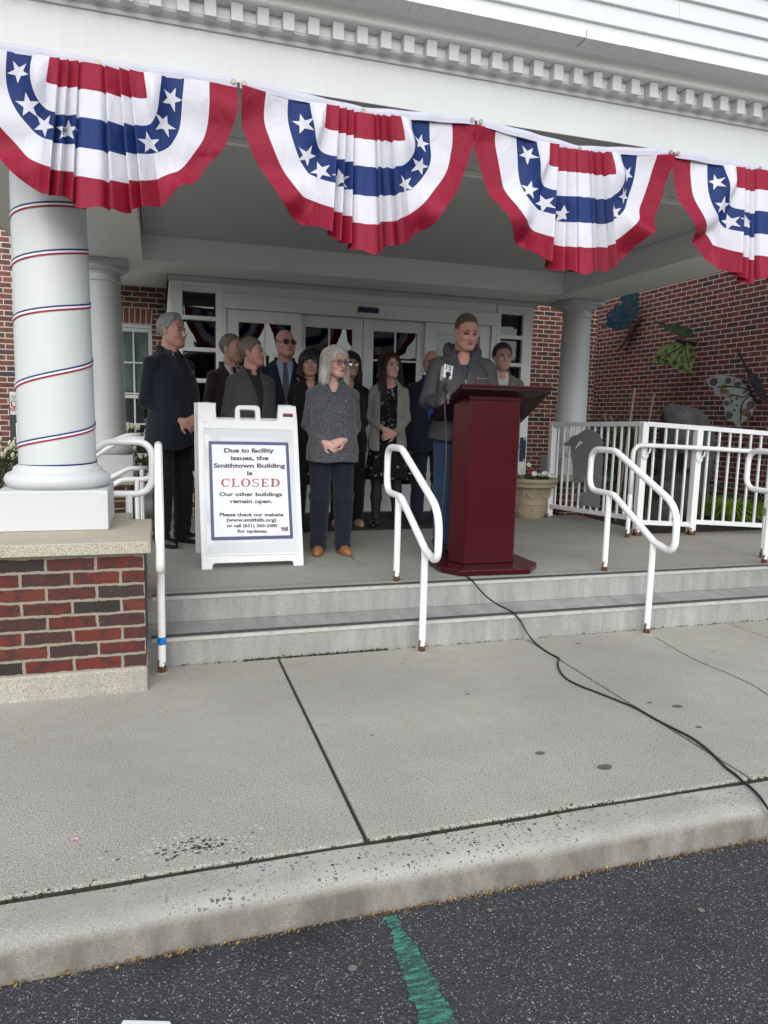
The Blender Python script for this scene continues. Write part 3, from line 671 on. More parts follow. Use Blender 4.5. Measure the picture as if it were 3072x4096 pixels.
    for gx in (x0+.022, xc, x1-.022):
        k = 1-abs(gx-xc)/a; gz = ztop-sag*k+.018
        g = MB(); g.lathe([(.0055, 0), (.0115, 0), (.0115, .003), (.0055, .003)], (0,0,0), 20)
        g.v = [(gx+x, ys-.0075+z, gz+y) for x, y, z in g.v]; g.build('grommet', M['brass'], o, smooth='auto')
bunting(-.845, .384, 2.572, .012, .625, 11, 'red white and blue star bunting hanging in front of the near left column')
bunting(.390, 1.606, 2.572, .040, .660, 23, 'star bunting hanging above the white sandwich board and the grey-haired woman')
bunting(1.612, 2.846, 2.570, .062, .665, 37, 'star bunting with the most sagging white heading above the podium')
bunting(2.852, 4.08, 2.566, .012, .650, 41, 'star bunting cut off by the right edge of the photo above the butterflies')

# ------------------------------------------------------------------ stair handrails
def handrail(x, label, tape=False):
    root = thing('stair_handrail', (x, 4.0, ZS), label, 'handrail', 'white pipe handrails on the front steps')
    pts = [(x, 4.485, .851), (x, 4.20, .851), (x, 3.545, .545), (x, 3.545, .26), (x, 3.735, .300), (x, 4.19, .552), (x, 4.485, .556)]
    P = fillet(pts, [.10,.16,.20,.13,.10,.16,.10], 8, True)
    MB().tube(P, .0215, 16, closed=True).build('rail', M['rail'], root, smooth=True, loc=(x, 4.0, -3))
    up = MB().tube([(x, 4.24, -.004), (x, 4.24, .548)], .0205, 16).build('post', M['rail'], root, smooth='auto', loc=(x, 4.24, 0))
    lo = MB().tube([(x, 3.745, ZS-.004), (x, 3.745, .31)], .0205, 16).build('post', M['rail'], root, smooth='auto', loc=(x, 3.745, ZS))
    for y, z, par in ((4.24, .0005, up), (3.745, ZS+.0005, lo)):
        f = MB(); q = random.Random(int(x*100)+int(y*10)); n = 16
        v0 = [(x+.042*math.cos(2*PI*i/n)*(.8+.4*q.random()), y+.040*math.sin(2*PI*i/n)*(.8+.4*q.random()), z) for i in range(n)]
        v1 = [(x+.0215*math.cos(2*PI*i/n), y+.0215*math.sin(2*PI*i/n), z+.006) for i in range(n)]
        f.hull8(v0, v1).build('grout_collar', M['basestone'], par)
    if tape:
        z0 = onY(652, 2576, 3.745)[2]; z1 = onY(652, 2546, 3.745)[2]
        MB().tube([(x, 3.745, z0), (x, 3.745, z1)], .0214, 16, caps=False).build('tape', plain('blue painter tape', (.01,.16,.55), .6), lo, smooth='auto')
    return root
handrail(-.004, 'white pipe stair handrail beside the brick pier with blue tape on its post', True)
handrail(1.432, 'white looped stair handrail standing between the sandwich board and the podium')
handrail(2.972, 'white looped stair handrail in front of the flat grey bull')
handrail(4.385, 'white looped stair handrail cut off by the right edge of the photo')
k = crop(0, 1500, 700)
def ramp_rail(y, loops, posts, label):
    root = thing('ramp_handrail', (onY(*k(*loops[0][0][1]), y)[0], y, 0), label, 'handrail', 'white pipe handrails along the ramp')
    for pts, fil in loops:
        P = fillet([onY(*k(*p), y) for p in pts], fil, 8); MB().tube(P, .021, 14).build('rail', M['rail'], root, smooth=True, loc=(0, y, -3))
    for px, py in posts:
        t_ = onY(*k(px, py), y); MB().tube([(t_[0], y, -.004), tuple(t_)], .0205, 14).build('post', M['rail'], root, smooth='auto', loc=(t_[0], y, 0))
ramp_rail(4.62, [([(700,860),(1000,640),(1080,632),(1443,632),(1443,1128),(1060,1128),(800,1250)], .12)], [(1222,1128)], 'white ramp handrail loop right behind the column with the ribbon')
ramp_rail(5.95, [([(800,830),(1160,608),(1492,606),(1492,988),(1165,990),(800,1190)], .16)], [(1302,990)], 'white ramp handrail loop nearer the navy suited man on the left')
ramp_rail(6.45, [([(900,700),(1200,575),(1340,568)], .16), ([(900,1050),(1230,884),(1400,882)], .16)], [(1347,884)], 'farther white ramp handrail by the shaded back left column')

# ------------------------------------------------------------------ picket railing with bull cut-out
RW = plain('white railing enamel', (.74,.76,.76), .4, .08, 5)
P0, P1, P2 = np.array([4.035, 6.83]), np.array([4.24, 5.585]), np.array([4.80, 5.53]); P3 = P2+(P2-P1)*2.2; P4 = P3+(P2-P1)*1.4
fe = thing('picket_railing', (P1[0], P1[1], 0), 'white metal picket railing running from the flower pot round to the ramp', 'railing')
def seg(A, B, zA, zB, n, lowA=.125, off=.05):
    d = (B-A)/np.linalg.norm(B-A); A2, B2 = A+d*.02, B-d*.02
    for nm, z0, w, h in (('top_rail', zA-.022, .062, .044), ('bottom_rail', lowA, .05, .042)):
        dz = zB-zA; MB().bar((A2[0], A2[1], z0), (B2[0], B2[1], z0+dz), w, h).build(nm, RW, fe, bevel=.004)
    for i in range(n):
        t = (i+1)/(n+1); p = A+(B-A)*t; zt = zA+(zB-zA)*t-.04; zl = lowA+(zB-zA)*t+.018
        MB().box(p[0]-.0095, p[0]+.0095, p[1]-.0095, p[1]+.0095, zl, zt).build('picket', RW, fe, bevel=.002)
seg(P0, P1, 1.025, 1.055, 13, .125); seg(P1, P2, 1.055, 1.03, 4); seg(P2, P3, 1.03, .965, 10); seg(P3, P4, .965, .925, 6)
for (x, y), zt, zb in ((P0, 1.02, -.03), (P1, 1.05, -.004), (P2, 1.025, -.004), (P3, .96, -.06), (P4, .92, -.06)):
    MB().box(x-.032, x+.032, y-.032, y+.032, zb, zt).build('post', M['rail'], fe, bevel=.004, loc=(x, y, zb))
hr = thing('ramp_handrail', (4.07, 5.47, 0), 'white round handrail curving out of its own post along the picket railing', 'handrail')
zz0 = onY(*crop(2500,1600,572)(250,522), 5.46)[2]
P = fillet([(4.075, 5.50, .4), (4.075, 5.50, zz0), (4.82, 5.44, zz0-.022), (6.6, 5.28, zz0-.10)], [0, .10, .3, 0], 8)
MB().tube(P, .0205, 14).build('rail', M['rail'], hr, smooth=True, loc=(4.1, 5.5, -3))
MB().tube([(4.075, 5.50, -.004), (4.075, 5.50, .42)], .0205, 14).build('post', M['rail'], hr, smooth='auto', loc=(4.075, 5.5, 0))
for x, y, z in ((P1[0]+.004, P1[1]-.034, zz0-.10), (P2[0]+.004, P2[1]-.034, zz0-.125)):
    g = MB().lathe([(0,0),(.036,0),(.036,.006),(.030,.012),(.012,.013),(.012,.016),(0,.016)], (0,0,0), 24); g.v = [(x+a, y-c, z+b_) for a, b_, c in g.v]
    g.tube([(x, y-.012, z+.01), (x+.015, y-.04, z+.03), (x+.02, y-.045, z+.07)], .009, 8); g.build('bracket', RW, hr, smooth='auto')
pp = thing('pipe_post', (4.585, 4.46, 0), 'grey pipe post with a tan tape band behind the rightmost stair handrail', 'post')
MB().tube([(4.585, 4.46, -.004), (4.585, 4.46, .78)], .0205, 14).build('pipe', M['rail'], pp, smooth='auto', loc=(4.585, 4.46, 0))
MB().tube([(4.585, 4.46, .335), (4.585, 4.46, .40)], .0215, 14, caps=False).build('tape_band', plain('tan tape', (.25,.21,.16), .7), pp, smooth='auto')
k = crop(2150, 1600, 550); dn = (P1-P0)/np.linalg.norm(P1-P0); nb = np.array([-abs(dn[1]), -abs(dn[0])*.16, 0.]); nb = np.array([dn[1], -dn[0], 0.]); nb = nb if nb[0] < 0 else -nb
pb_ = np.array([P0[0], P0[1], 0.])+nb*.035
bull = [(315,510),(335,525),(365,505),(385,480),(395,455),(420,435),(450,428),(490,415),(530,385),(570,360),(600,351),(640,352),(670,365),(720,400),(755,435),(773,470),(780,520),(782,600),(778,760),(770,900),(762,1040),(750,1140),(748,1250),(740,1305),(640,1288),(520,1265),(510,1120),(585,1110),(580,1000),(572,910),(563,905),(550,945),(540,965),(536,990),(515,1008),(505,965),(500,1000),(470,1005),(440,990),(425,970),(430,880),(425,800),(410,700),(405,630),(398,560),(375,545),(345,555),(322,540)]
W_ = [onPlane(*k(a, c), pb_, nb) for a, c in bull]
hole = [(430,545),(440,570),(455,575),(470,545),(500,500),(525,490),(545,510),(540,530),(515,535),(485,565),(465,583),(448,583),(434,568)]
def plate_with_hole(outline, hole, nrm, th, name, mat, parent=None):
    bm = bmesh.new(); loops = []
    for pts in (outline, hole):
        if not pts: continue
        v = [bm.verts.new(p) for p in pts]; loops += [bm.edges.new((v[i], v[(i+1) % len(v)])) for i in range(len(v))]
    r = bmesh.ops.triangle_fill(bm, use_beauty=True, use_dissolve=False, edges=loops)
    fs = [f for f in bm.faces]; e = bmesh.ops.extrude_face_region(bm, geom=fs)
    bmesh.ops.translate(bm, verts=[g for g in e['geom'] if isinstance(g, bmesh.types.BMVert)], vec=Vector(nrm)*th)
    bmesh.ops.recalc_face_normals(bm, faces=bm.faces)
    me = bpy.data.meshes.new(name); bm.to_mesh(me); bm.free(); o = bpy.data.objects.new(name, me); COL.objects.link(o); me.materials.append(mat); ORG[o] = Vector((0,0,0))
    if parent is not None: o.parent = parent; o.location = -ORG[parent]
    return o
tag(plate_with_hole(W_, [onPlane(*k(a, c), pb_, nb) for a, c in hole], -nb, .006, 'bull_silhouette', plain('grey painted sheet steel', (.22,.235,.228), .55, .08)), 'flat grey bull silhouette fixed to the white picket railing', 'silhouette')

# ------------------------------------------------------------------ podium, microphone, cable
def wood():
    t = NT('mahogany veneer'); p = t.pos(); g = t.noise(t.map(p, (10, 10, .8)), 6, 6, .65, 1.5); f = t.noise(t.map(p, (90, 90, 3)), 5, 3)
    c = t.mix(g, (.034, .0022, .0036), (.072, .0050, .0070)); c = t.mix(t.math('MULTIPLY', f, .4), c, (.030, .003, .005))
    sc_ = t.ramp(t.noise(t.map(p, (3, 3, 40)), 4, 2, .5), [(.72, 0), (.80, .25)]); c = t.mix(sc_, c, (.16, .06, .05))
    t.base(c); t.set(.24, 0, .28); t.bump(f, .04, .002); return t.m
M['wood'] = wood(); M['woodtop'] = plain('dark mahogany top', (.020, .0040, .0065), .30, .25, 8, spec=.3, world=True)
pod = thing('podium', (2.18, 4.6, 0), 'dark red mahogany podium standing at the top of the steps', 'podium')
tl, tr = np.array([1.895, 4.372, 1.234]), np.array([2.545, 4.362, 1.234])
bl = onX(1703, 1688, 1.885); br = onX(2083, 1692, 2.535)
bl = np.array([1.885, 4.86, 1.0]); br = np.array([2.545, 4.84, 1.0])
bl = onX(1703, 1686, 1.887)
nrm = np.cross(tr-tl, bl-tl); nrm /= np.linalg.norm(nrm); nrm = nrm if nrm[2] > 0 else -nrm
br = onX(2083, 1694, 2.538); bl = bl*.6+np.array([1.887, br[1]+.02, br[2]])*.4
b = MB(); b.hull8([tuple(tl), tuple(tr), tuple(br), tuple(bl)], [tuple(tl+np.array([0,0,.036])), tuple(tr+np.array([0,0,.036])), tuple(br+nrm*.045), tuple(bl+nrm*.045)])
b.build('desk_top', M['woodtop'], pod, bevel=.004)
MB().hull8([tuple(tl+np.array([-.004,-.012,.022])), tuple(tr+np.array([.004,-.012,.022])), tuple(tr+np.array([.004,.02,.012])), tuple(tl+np.array([-.004,.02,.012]))], [tuple(tl+np.array([-.004,-.012,.036])), tuple(tr+np.array([.004,-.012,.036])), tuple(tr+np.array([.004,.03,.034])), tuple(tl+np.array([-.004,.03,.034]))]).build('front_lip', M['wood'], pod, bevel=.003)
def under(x, y):      # height of the desk underside
    return tl[2]+(np.dot(np.array([x, y, 0])-np.array([tl[0], tl[1], 0]), -np.array([nrm[0], nrm[1], 0])))/nrm[2]
plan = [(2.004, 4.476), (2.373, 4.468), (2.445, 4.59), (2.39, 4.80), (2.01, 4.80), (1.936, 4.60)]
MB().hull8([(x, y, .044) for x, y in plan], [(x, y, under(x, y)-.002) for x, y in plan]).build('pedestal', M['wood'], pod, bevel=.005)
pl2 = [(1.995, 4.466), (2.382, 4.458), (2.485, 4.615), (1.895, 4.62)]
MB().hull8([(x, y, under(x, y)-.03) for x, y in pl2[:2]]+[(2.39, 4.49, under(2.39, 4.49)-.03), (1.99, 4.50, under(1.99, 4.5)-.03)], [(x, y, under(x, y)-.004) for x, y in pl2[:2]]+[(2.39, 4.49, under(2.39, 4.49)-.004), (1.99, 4.50, under(1.99, 4.5)-.004)]).build('moulding', M['wood'], pod, bevel=.003)
bs = [(1.90, 4.292), (2.40, 4.262), (2.545, 4.43), (2.55, 4.86), (2.42, 4.97), (1.96, 4.99), (1.825, 4.86), (1.815, 4.43)]
MB().hull8([(x, y, .006) for x, y in bs], [(x, y, .043) for x, y in bs]).build('base', M['wood'], pod, bevel=.006)
# text helper
_tx = {}
def text2d(body, off=.0):
    kk = (body, off)
    if kk not in _tx:
        cu = bpy.data.curves.new('lettering', 'FONT'); cu.body = body; cu.offset = off; cu.resolution_u = 4; cu.fill_mode = 'FRONT'
        to = bpy.data.objects.new('lettering', cu); COL.objects.link(to); bpy.context.view_layer.update()
        me = bpy.data.meshes.new_from_object(to.evaluated_get(bpy.context.evaluated_depsgraph_get()))
        V = np.array([v.co[:] for v in me.vertices]); F = [tuple(p.vertices) for p in me.polygons]
        bpy.data.objects.remove(to); bpy.data.curves.remove(cu); bpy.data.meshes.remove(me)
        _tx[kk] = (V, F)
    return _tx[kk]
def put_text(mb, body, left, right, up, h, nrm, m=0, off=.02, hfull=None):   # fits the line between two base-line points; h = capital height
    V, F = text2d(body, off); x0, x1 = V[:,0].min(), V[:,0].max(); left, right, up, nrm = (np.asarray(q_, float) for q_ in (left, right, up, nrm))
    cap = hfull or .69
    P = [left+(right-left)*((v[0]-x0)/(x1-x0))+up*(h*v[1]/cap)+nrm for v in V]
    return mb.add(P, F, m)
# microphone with its flag
mc = onY(1785, 1548, 4.55); sx = 1/1.
k = crop(1600, 1200, 800, 1475); ym = 4.52
mic = thing('microphone', onY(*k(340, 700), ym), 'black news microphone with a white cube flag clamped to the podium desk', 'microphone')
A = onY(*k(347, 478), ym+.03); B = onY(*k(325, 650), ym-.03); ax = (A-B)/np.linalg.norm(A-B)
b = MB(); b.tube([A-ax*.012, A-ax*.006, A+ax*.0, A+ax*.006, A+ax*.010], [.020, .025, .025, .020, .010], 16); b.build('foam_windscreen', plain('black foam', (.012,.012,.013), .95, .2, 60, .6, 300), mic, smooth=True)
c0 = onY(*k(343, 540), ym+.005); rt = np.array([.954, .0, -.05]); rt = rt-ax*np.dot(rt, ax); rt /= np.linalg.norm(rt); fn = np.cross(rt, ax); fn = fn if fn[1] < 0 else -fn
W2, H2 = .0325, .050; cn = []
for s3 in (1, -1):
    for s1, s2 in ((-1,-1),(1,-1),(1,1),(-1,1)): cn.append(tuple(c0+rt*W2*s1+ax*H2*s2+fn*W2*s3))
fl = MB().hull8(cn[4:], cn[:4]).build('mic_flag', M['white'], mic, bevel=.006)
b = MB(); put_text(b, '12', c0-rt*.021+ax*.008, c0+rt*.021+ax*.008, ax, .024, fn*(W2+.001), 0, .03); put_text(b, 'news', c0-rt*.021+ax*.036, c0+rt*.021+ax*.036, ax, .0135, fn*(W2+.001), 0, .02)
b.build('lettering', M['navy'], fl)
b = MB(); b.lathe([(0,0),(.019,0),(.019,.004),(0,.004)], (0,0,0), 20); D = c0-ax*.022+fn*(W2+.001); b.v = [tuple(D+rt*x+ax*y+fn*z) for x, y, z in b.v]; b.build('flag_ring', M['black'], fl)
MB().tube([c0-ax*.022+fn*.034, B+ax*.03+fn*.02, B-ax*.01], [.0125, .012, .010], 14).build('mic_body', M['black'], mic, smooth=True)
Cc = onY(*k(352, 700), ym); MB().tube([B, Cc], .008, 10).build('clip_arm', M['black'], mic, smooth=True)
MB().box(Cc[0]-.014, Cc[0]+.014, Cc[1]-.014, Cc[1]+.014, Cc[2]-.03, Cc[2]+.02).tube([(Cc[0]+.004, Cc[1], Cc[2]-.03), (Cc[0]+.004, Cc[1], Cc[2]-.055)], .006, 10).tube([(Cc[0]+.004, Cc[1], Cc[2]-.048), (Cc[0]+.004, Cc[1], Cc[2]-.058)], .012, 12).build('clamp', plain('grey clamp metal', (.10,.10,.105), .4, .1, metal=.6), mic, bevel=.002)
k5 = crop(2048, 2048, 1024); k4 = crop(1024, 2048, 1024)
cab = [B-ax*.008, onY(*k(318, 690), ym-.03), onY(*k(330, 800), ym-.05), onY(*k(338, 1000), 4.46), onY(*k(338, 1200), 4.42), onY(*k(318, 1480), 4.40), onY(*k(295, 1680), 4.40), onY(*k(300, 1790), 4.36)]
fl_ = lambda p, z: onZ(p[0], p[1], z)
cab += [fl_(k4(1230,250), .09), fl_(k4(1262,300), .03), fl_(k4(1300,345), .009), fl_(k4(1352,402), .008), fl_(k4(1380,428), .010), onY(*k4(1410,455), 4.118), onY(*k4(1440,492), 4.05), onY(*k4(1490,545), 3.96), fl_(k4(1560,595), ZT+.012), fl_(k4(1650,640), ZT+.012), fl_(k5(22,665), ZT+.012)]
cab += [onY(*k5(60,715), 3.815), onY(*k5(90,770), 3.79), fl_(k5(140,838), ZS+.012), fl_(k5(210,895), ZS+.006), fl_(k5(270,930), ZS+.006), fl_(k5(303,948), ZS+.006), fl_(k5(297,985), ZS+.006), fl_(k5(310,1030), ZS+.006), fl_(k5(350,1078), ZS+.006), fl_(k5(430,1122), ZS+.006), fl_(k5(560,1172), ZS+.006), fl_(k5(700,1228), ZS+.006), fl_(k5(800,1270), ZS+.006), fl_(k5(920,1338), ZS+.006), fl_(k5(1040,1400), ZS+.006), fl_(k5(1150,1455), ZS+.006), fl_(k5(1250,1525), ZS+.006), fl_(k5(1320,1590), ZS+.006), fl_(k5(1390,1659), ZS+.006)]
k8 = crop(2048, 3072, 1024)
cab += [fl_(k8(1445,40), ZS+.006), fl_(k8(1490,82), ZS+.006), fl_(k8(1545,125), ZS+.004), fl_(k8(1600,180), ZS+.004), fl_(k8(1650,250), ZS+.0), fl_(k8(1690,310), -.33), fl_(k8(1730,380), -.40), fl_(k8(1800,430), ZR+.008), fl_(k8(2000,500), ZR+.008)]
def catmull(P, n=6):
    P = [np.asarray(p, float) for p in P]; P = [2*P[0]-P[1]]+P+[2*P[-1]-P[-2]]; out = []
    for i in range(1, len(P)-2):
        for j in range(n):
            t = j/n; out.append(.5*((2*P[i])+(-P[i-1]+P[i+1])*t+(2*P[i-1]-5*P[i]+4*P[i+1]-P[i+2])*t*t+(-P[i-1]+3*P[i]-3*P[i+1]+P[i+2])*t**3))
    return out+[P[-2]]
tag(MB().tube(catmull(cab), .0052, 8).build('microphone_cable', M['black'], smooth=True), 'black cable trailing from the microphone down the steps and across the sidewalk', 'cable')

# ------------------------------------------------------------------ sandwich board
M['plastic'] = plain('white moulded plastic', (.74,.75,.74), .45, .06, 9, .15, 60)
k = crop(750, 1550, 500, 1436); TA = .22; pf = np.array([.6, 4.831, 0.]); upv = np.array([0, math.sin(math.atan(TA)), math.cos(math.atan(TA))]); nf = np.array([0, -upv[2], upv[1]])
sg = thing('sandwich_board', (.6, 5.05, 0), 'white plastic sandwich board with a closed notice standing on the porch floor', 'sandwich board')
S_ = lambda a, c, d=0.: onPlane(*k(a, c), pf, nf)+nf*d
outl = [(115,185),(322,188),(330,340),(345,358),(520,368),(545,355),(548,240),(565,212),(600,201),(780,205),(820,218),(835,250),(842,365),(865,378),(1020,382),(1035,372),(1045,222),(1246,226),(1262,400),(1290,1000),(1338,2045),(1222,2050),(1215,2000),(1195,1992),(310,2022),(292,2040),(290,2092),(165,2096),(140,1400),(120,600)]
hole = [(602,262),(612,250),(765,258),(778,268),(782,365),(770,375),(622,370),(608,360)]
o = plate_with_hole([S_(*p) for p in outl], [S_(*p) for p in hole], -nf, .034, 'front_panel', M['plastic'], sg)
md = o.modifiers.new('bevel', 'BEVEL'); md.width = .005; md.segments = 2; md.limit_method = 'ANGLE'; md.angle_limit = rad(50)
MB().plate([S_(178,460,.0005), S_(1212,484,.0005), S_(1285,1905,.0005), S_(216,1928,.0005)], nf, .002).build('insert_sheet', plain('grey white corrugated insert', (.60,.625,.63), .5, .05), o)
# raised rim round the insert
b = MB(); R4 = [S_(178,460), S_(1212,484), S_(1285,1905), S_(216,1928)]
for i in range(4): b.bar(R4[i]+nf*.003, R4[(i+1) % 4]+nf*.003, .010, .008, up=nf)
b.build('insert_rim', M['plastic'], o, bevel=.002)
b = MB()
for cx, cy in ((200,383),(1186,415),(243,1986),(1266,1950)):
    g = MB().lathe([(0,0),(.012,0),(.011,.004),(.007,.005),(0,.003)], (0,0,0), 18); D = S_(cx, cy); b.add([tuple(D+np.array([1,0,0])*x+upv*y+nf*z) for x, y, z in g.v], g.f)
b.build('stud', M['plastic'], o, smooth='auto')
b = MB()
for x0, x1, y0 in ((118,180,183),(183,252,183),(256,325,190),(1045,1108,222),(1112,1184,222),(1186,1244,228)):
    p, q_ = S_(x0, y0), S_(x1, y0+1); b.tube([tuple(p-nf*.017), tuple(q_-nf*.017)], .013, 12)
b.build('hinge', M['plastic'], o, smooth='auto')
MB().plate([S_(1095,297,.001), S_(1210,301,.001), S_(1212,341,.001), S_(1097,338,.001)], nf, .001).build('sticker', M['navy'], o)
MB().plate([S_(1098,299,.003), S_(1208,303,.003), S_(1209,315,.003), S_(1099,311,.003)], nf, .0006).build('sticker', plain('red sticker', (.35,.02,.03), .5), o)
# rear panel, leaning the other way from the hinge line
hz = S_(115,185)[2]; hy = S_(115,185)[1]+.03; x0, x1 = S_(165,2096)[0]+.01, S_(1338,2045)[0]-.01
ub = np.array([0, -.33, hz]); ub = ub/np.linalg.norm(ub); fb = np.array([0, hy+.33, 0.]); nbk = np.array([0, ub[2], -ub[1]])
tp = lambda x, t: fb+np.array([x, 0, 0])+ub*t
Ls = (hz+.0)/ub[2]
b = MB(); b.plate([tp(x0-.02, 0), tp(x0+.07, 0), tp(x0+.075, .06), tp(x1-.075, .06), tp(x1-.07, 0), tp(x1, 0), tp(x1-.03, Ls), tp(x1-.13, Ls), tp(x1-.135, Ls-.10), tp(x0+.11, Ls-.10), tp(x0+.10, Ls), tp(x0-.035, Ls)], nbk, .03)
b.build('back_panel', M['plastic'], sg, bevel=.004)
po = MB().plate([S_(240,617,.0040), S_(1157,632,.0040), S_(1212,1735,.0040), S_(272,1758,.0040)], nf, .001).build('poster', plain('navy printed border', (.022,.035,.13), .35, .1), o)
MB().plate([S_(277,655,.0056), S_(1124,668,.0056), S_(1175,1697,.0056), S_(308,1718,.0056)], nf, .0006).build('poster_sheet', plain('white poster paper', (.74,.755,.80), .4, .03), po)
ink = MB(); X1 = np.array([1., 0, 0])
for body, xa, xb, yb, hh in (('Due to facility',420,993,748,48),('issues, the',497,930,835,47),('Smithtown Building',300,1122,922,48),('is',682,745,1008,47),('Our other buildings',365,1088,1248,43),('remain open.',490,975,1328,42),('Please check our website',370,1100,1480,38),('(www.smithlib.org)',448,1018,1540,37),('or call (631) 360-2480',452,1032,1605,36),('for updates.',570,922,1668,36)):
    sk = .016*(xb-xa)/2
    L_, R2 = S_(xa, yb+ -sk*0), S_(xb, yb); hgt = np.linalg.norm(S_(xa, yb)-S_(xa, yb-hh))
    put_text(ink, body, L_, R2, upv, hgt, nf*.0068, 0, .040)
ink.build('lettering', plain('black print', (.018,.018,.022), .4), po)
# slab serif CLOSED
cl = MB(); xs0, xs1, yb_, yt_ = 383, 1060, 1143, 1048
def slab(strokes, x, w):   # strokes: polygons in a 0..1 box
    for poly in strokes:
        P = []
        for px, py in poly: P.append(S_(x+px*w, yb_-(py)*(yb_-yt_)+0, .0068))
        cl.add(P, [tuple(range(len(P)))])
def ring(cx, cy, rx, ry, tx, ty, a0, a1, n=22):
    out = []
    for i in range(n):
        t0, t1 = a0+(a1-a0)*i/n, a0+(a1-a0)*(i+1)/n
        out.append([(cx+rx*math.cos(t0), cy+ry*math.sin(t0)), (cx+rx*math.cos(t1), cy+ry*math.sin(t1)), (cx+(rx-tx)*math.cos(t1), cy+(ry-ty)*math.sin(t1)), (cx+(rx-tx)*math.cos(t0), cy+(ry-ty)*math.sin(t0))])
    return out
rect = lambda a, b_, c, d: [(a, b_), (c, b_), (c, d), (a, d)]
gl = {'C': ring(.52,.5,.5,.52,.24,.10,.75,2*PI-.7)+[rect(.84,.62,.93,1.0)],
 'L': [rect(.12,0,.36,1), rect(0,0,.95,.10), rect(.85,0,.95,.34), rect(0,.90,.50,1)],
 'O': ring(.5,.5,.5,.52,.24,.10,0,2*PI,30),
 'S': ring(.46,.74,.42,.28,.17,.10,.35,1.5*PI,18)+ring(.50,.27,.45,.29,.18,.10,-PI*.85,.5*PI,18)+[rect(.80,.70,.89,1.0), rect(.04,.0,.13,.32), [(.40,.46),(.52,.46),(.56,.56),(.44,.56)]],
 'E': [rect(.12,0,.36,1), rect(0,0,.95,.10), rect(0,.90,.93,1), rect(.36,.46,.66,.55), rect(.60,.36,.68,.65), rect(.85,0,.95,.32), rect(.84,.70,.93,1)],
 'D': [rect(.12,0,.36,1), rect(0,0,.5,.10), rect(0,.90,.5,1)]+ring(.42,.5,.56,.5,.24,.10,-PI/2,PI/2,18)}
for ch, xa, xb in (('C',383,490),('L',505,598),('O',613,722),('S',740,826),('E',844,935),('D',950,1062)): slab(gl[ch], xa, xb-xa)
cl.build('lettering', plain('red print', (.34,.045,.060), .4), po)
# the library's mark in the corner: red bull in front of blue books
lg = MB()
for xa, xb, ya, yb2 in ((1112,1120,1605,1650),(1122,1130,1602,1650),(1132,1140,1600,1650),(1142,1152,1598,1650),(1082,1110,1640,1650)): lg.add([S_(xa,yb2,.0068), S_(xb,yb2,.0068), S_(xb,ya,.0068), S_(xa,ya,.0068)], [(0,1,2,3)], 0)
P = [S_(a, c, .0070) for a, c in ((1066,1604),(1074,1608),(1090,1604),(1108,1606),(1110,1630),(1102,1634),(1100,1645),(1094,1645),(1092,1632),(1084,1634),(1076,1624),(1070,1618))]; lg.add(P, [tuple(range(len(P)))], 1)
for body, xa, xb, yb2 in (('THE',1024,1056,1657), ('SMITHTOWN',1022,1155,1671), ('LIBRARY',1022,1110,1687)): put_text(lg, body, S_(xa, yb2), S_(xb, yb2), upv, .0038, nf*.0068, 2, .0)
lg.build('printed_mark', [M['navy'], plain('red mark', (.4,.03,.05), .4), plain('dark mark', (.05,.03,.08), .4)], po)
b = MB()
for pts in ([(372,578),(985,592),(985,610),(372,600)], [(193,540),(258,540),(262,690),(195,690)], [(200,950),(240,950),(250,1410),(215,1412)], [(220,1580),(262,1575),(300,1800),(230,1810)], [(1170,690),(1200,690),(1205,830),(1175,830)], [(455,1765),(1035,1752),(1035,1770),(455,1785)]):
    b.plate([S_(p[0], p[1], .0030) for p in pts], nf, .0006)
b.build('clear_tape', plain('clear tape', (.66,.68,.69), .15), o)

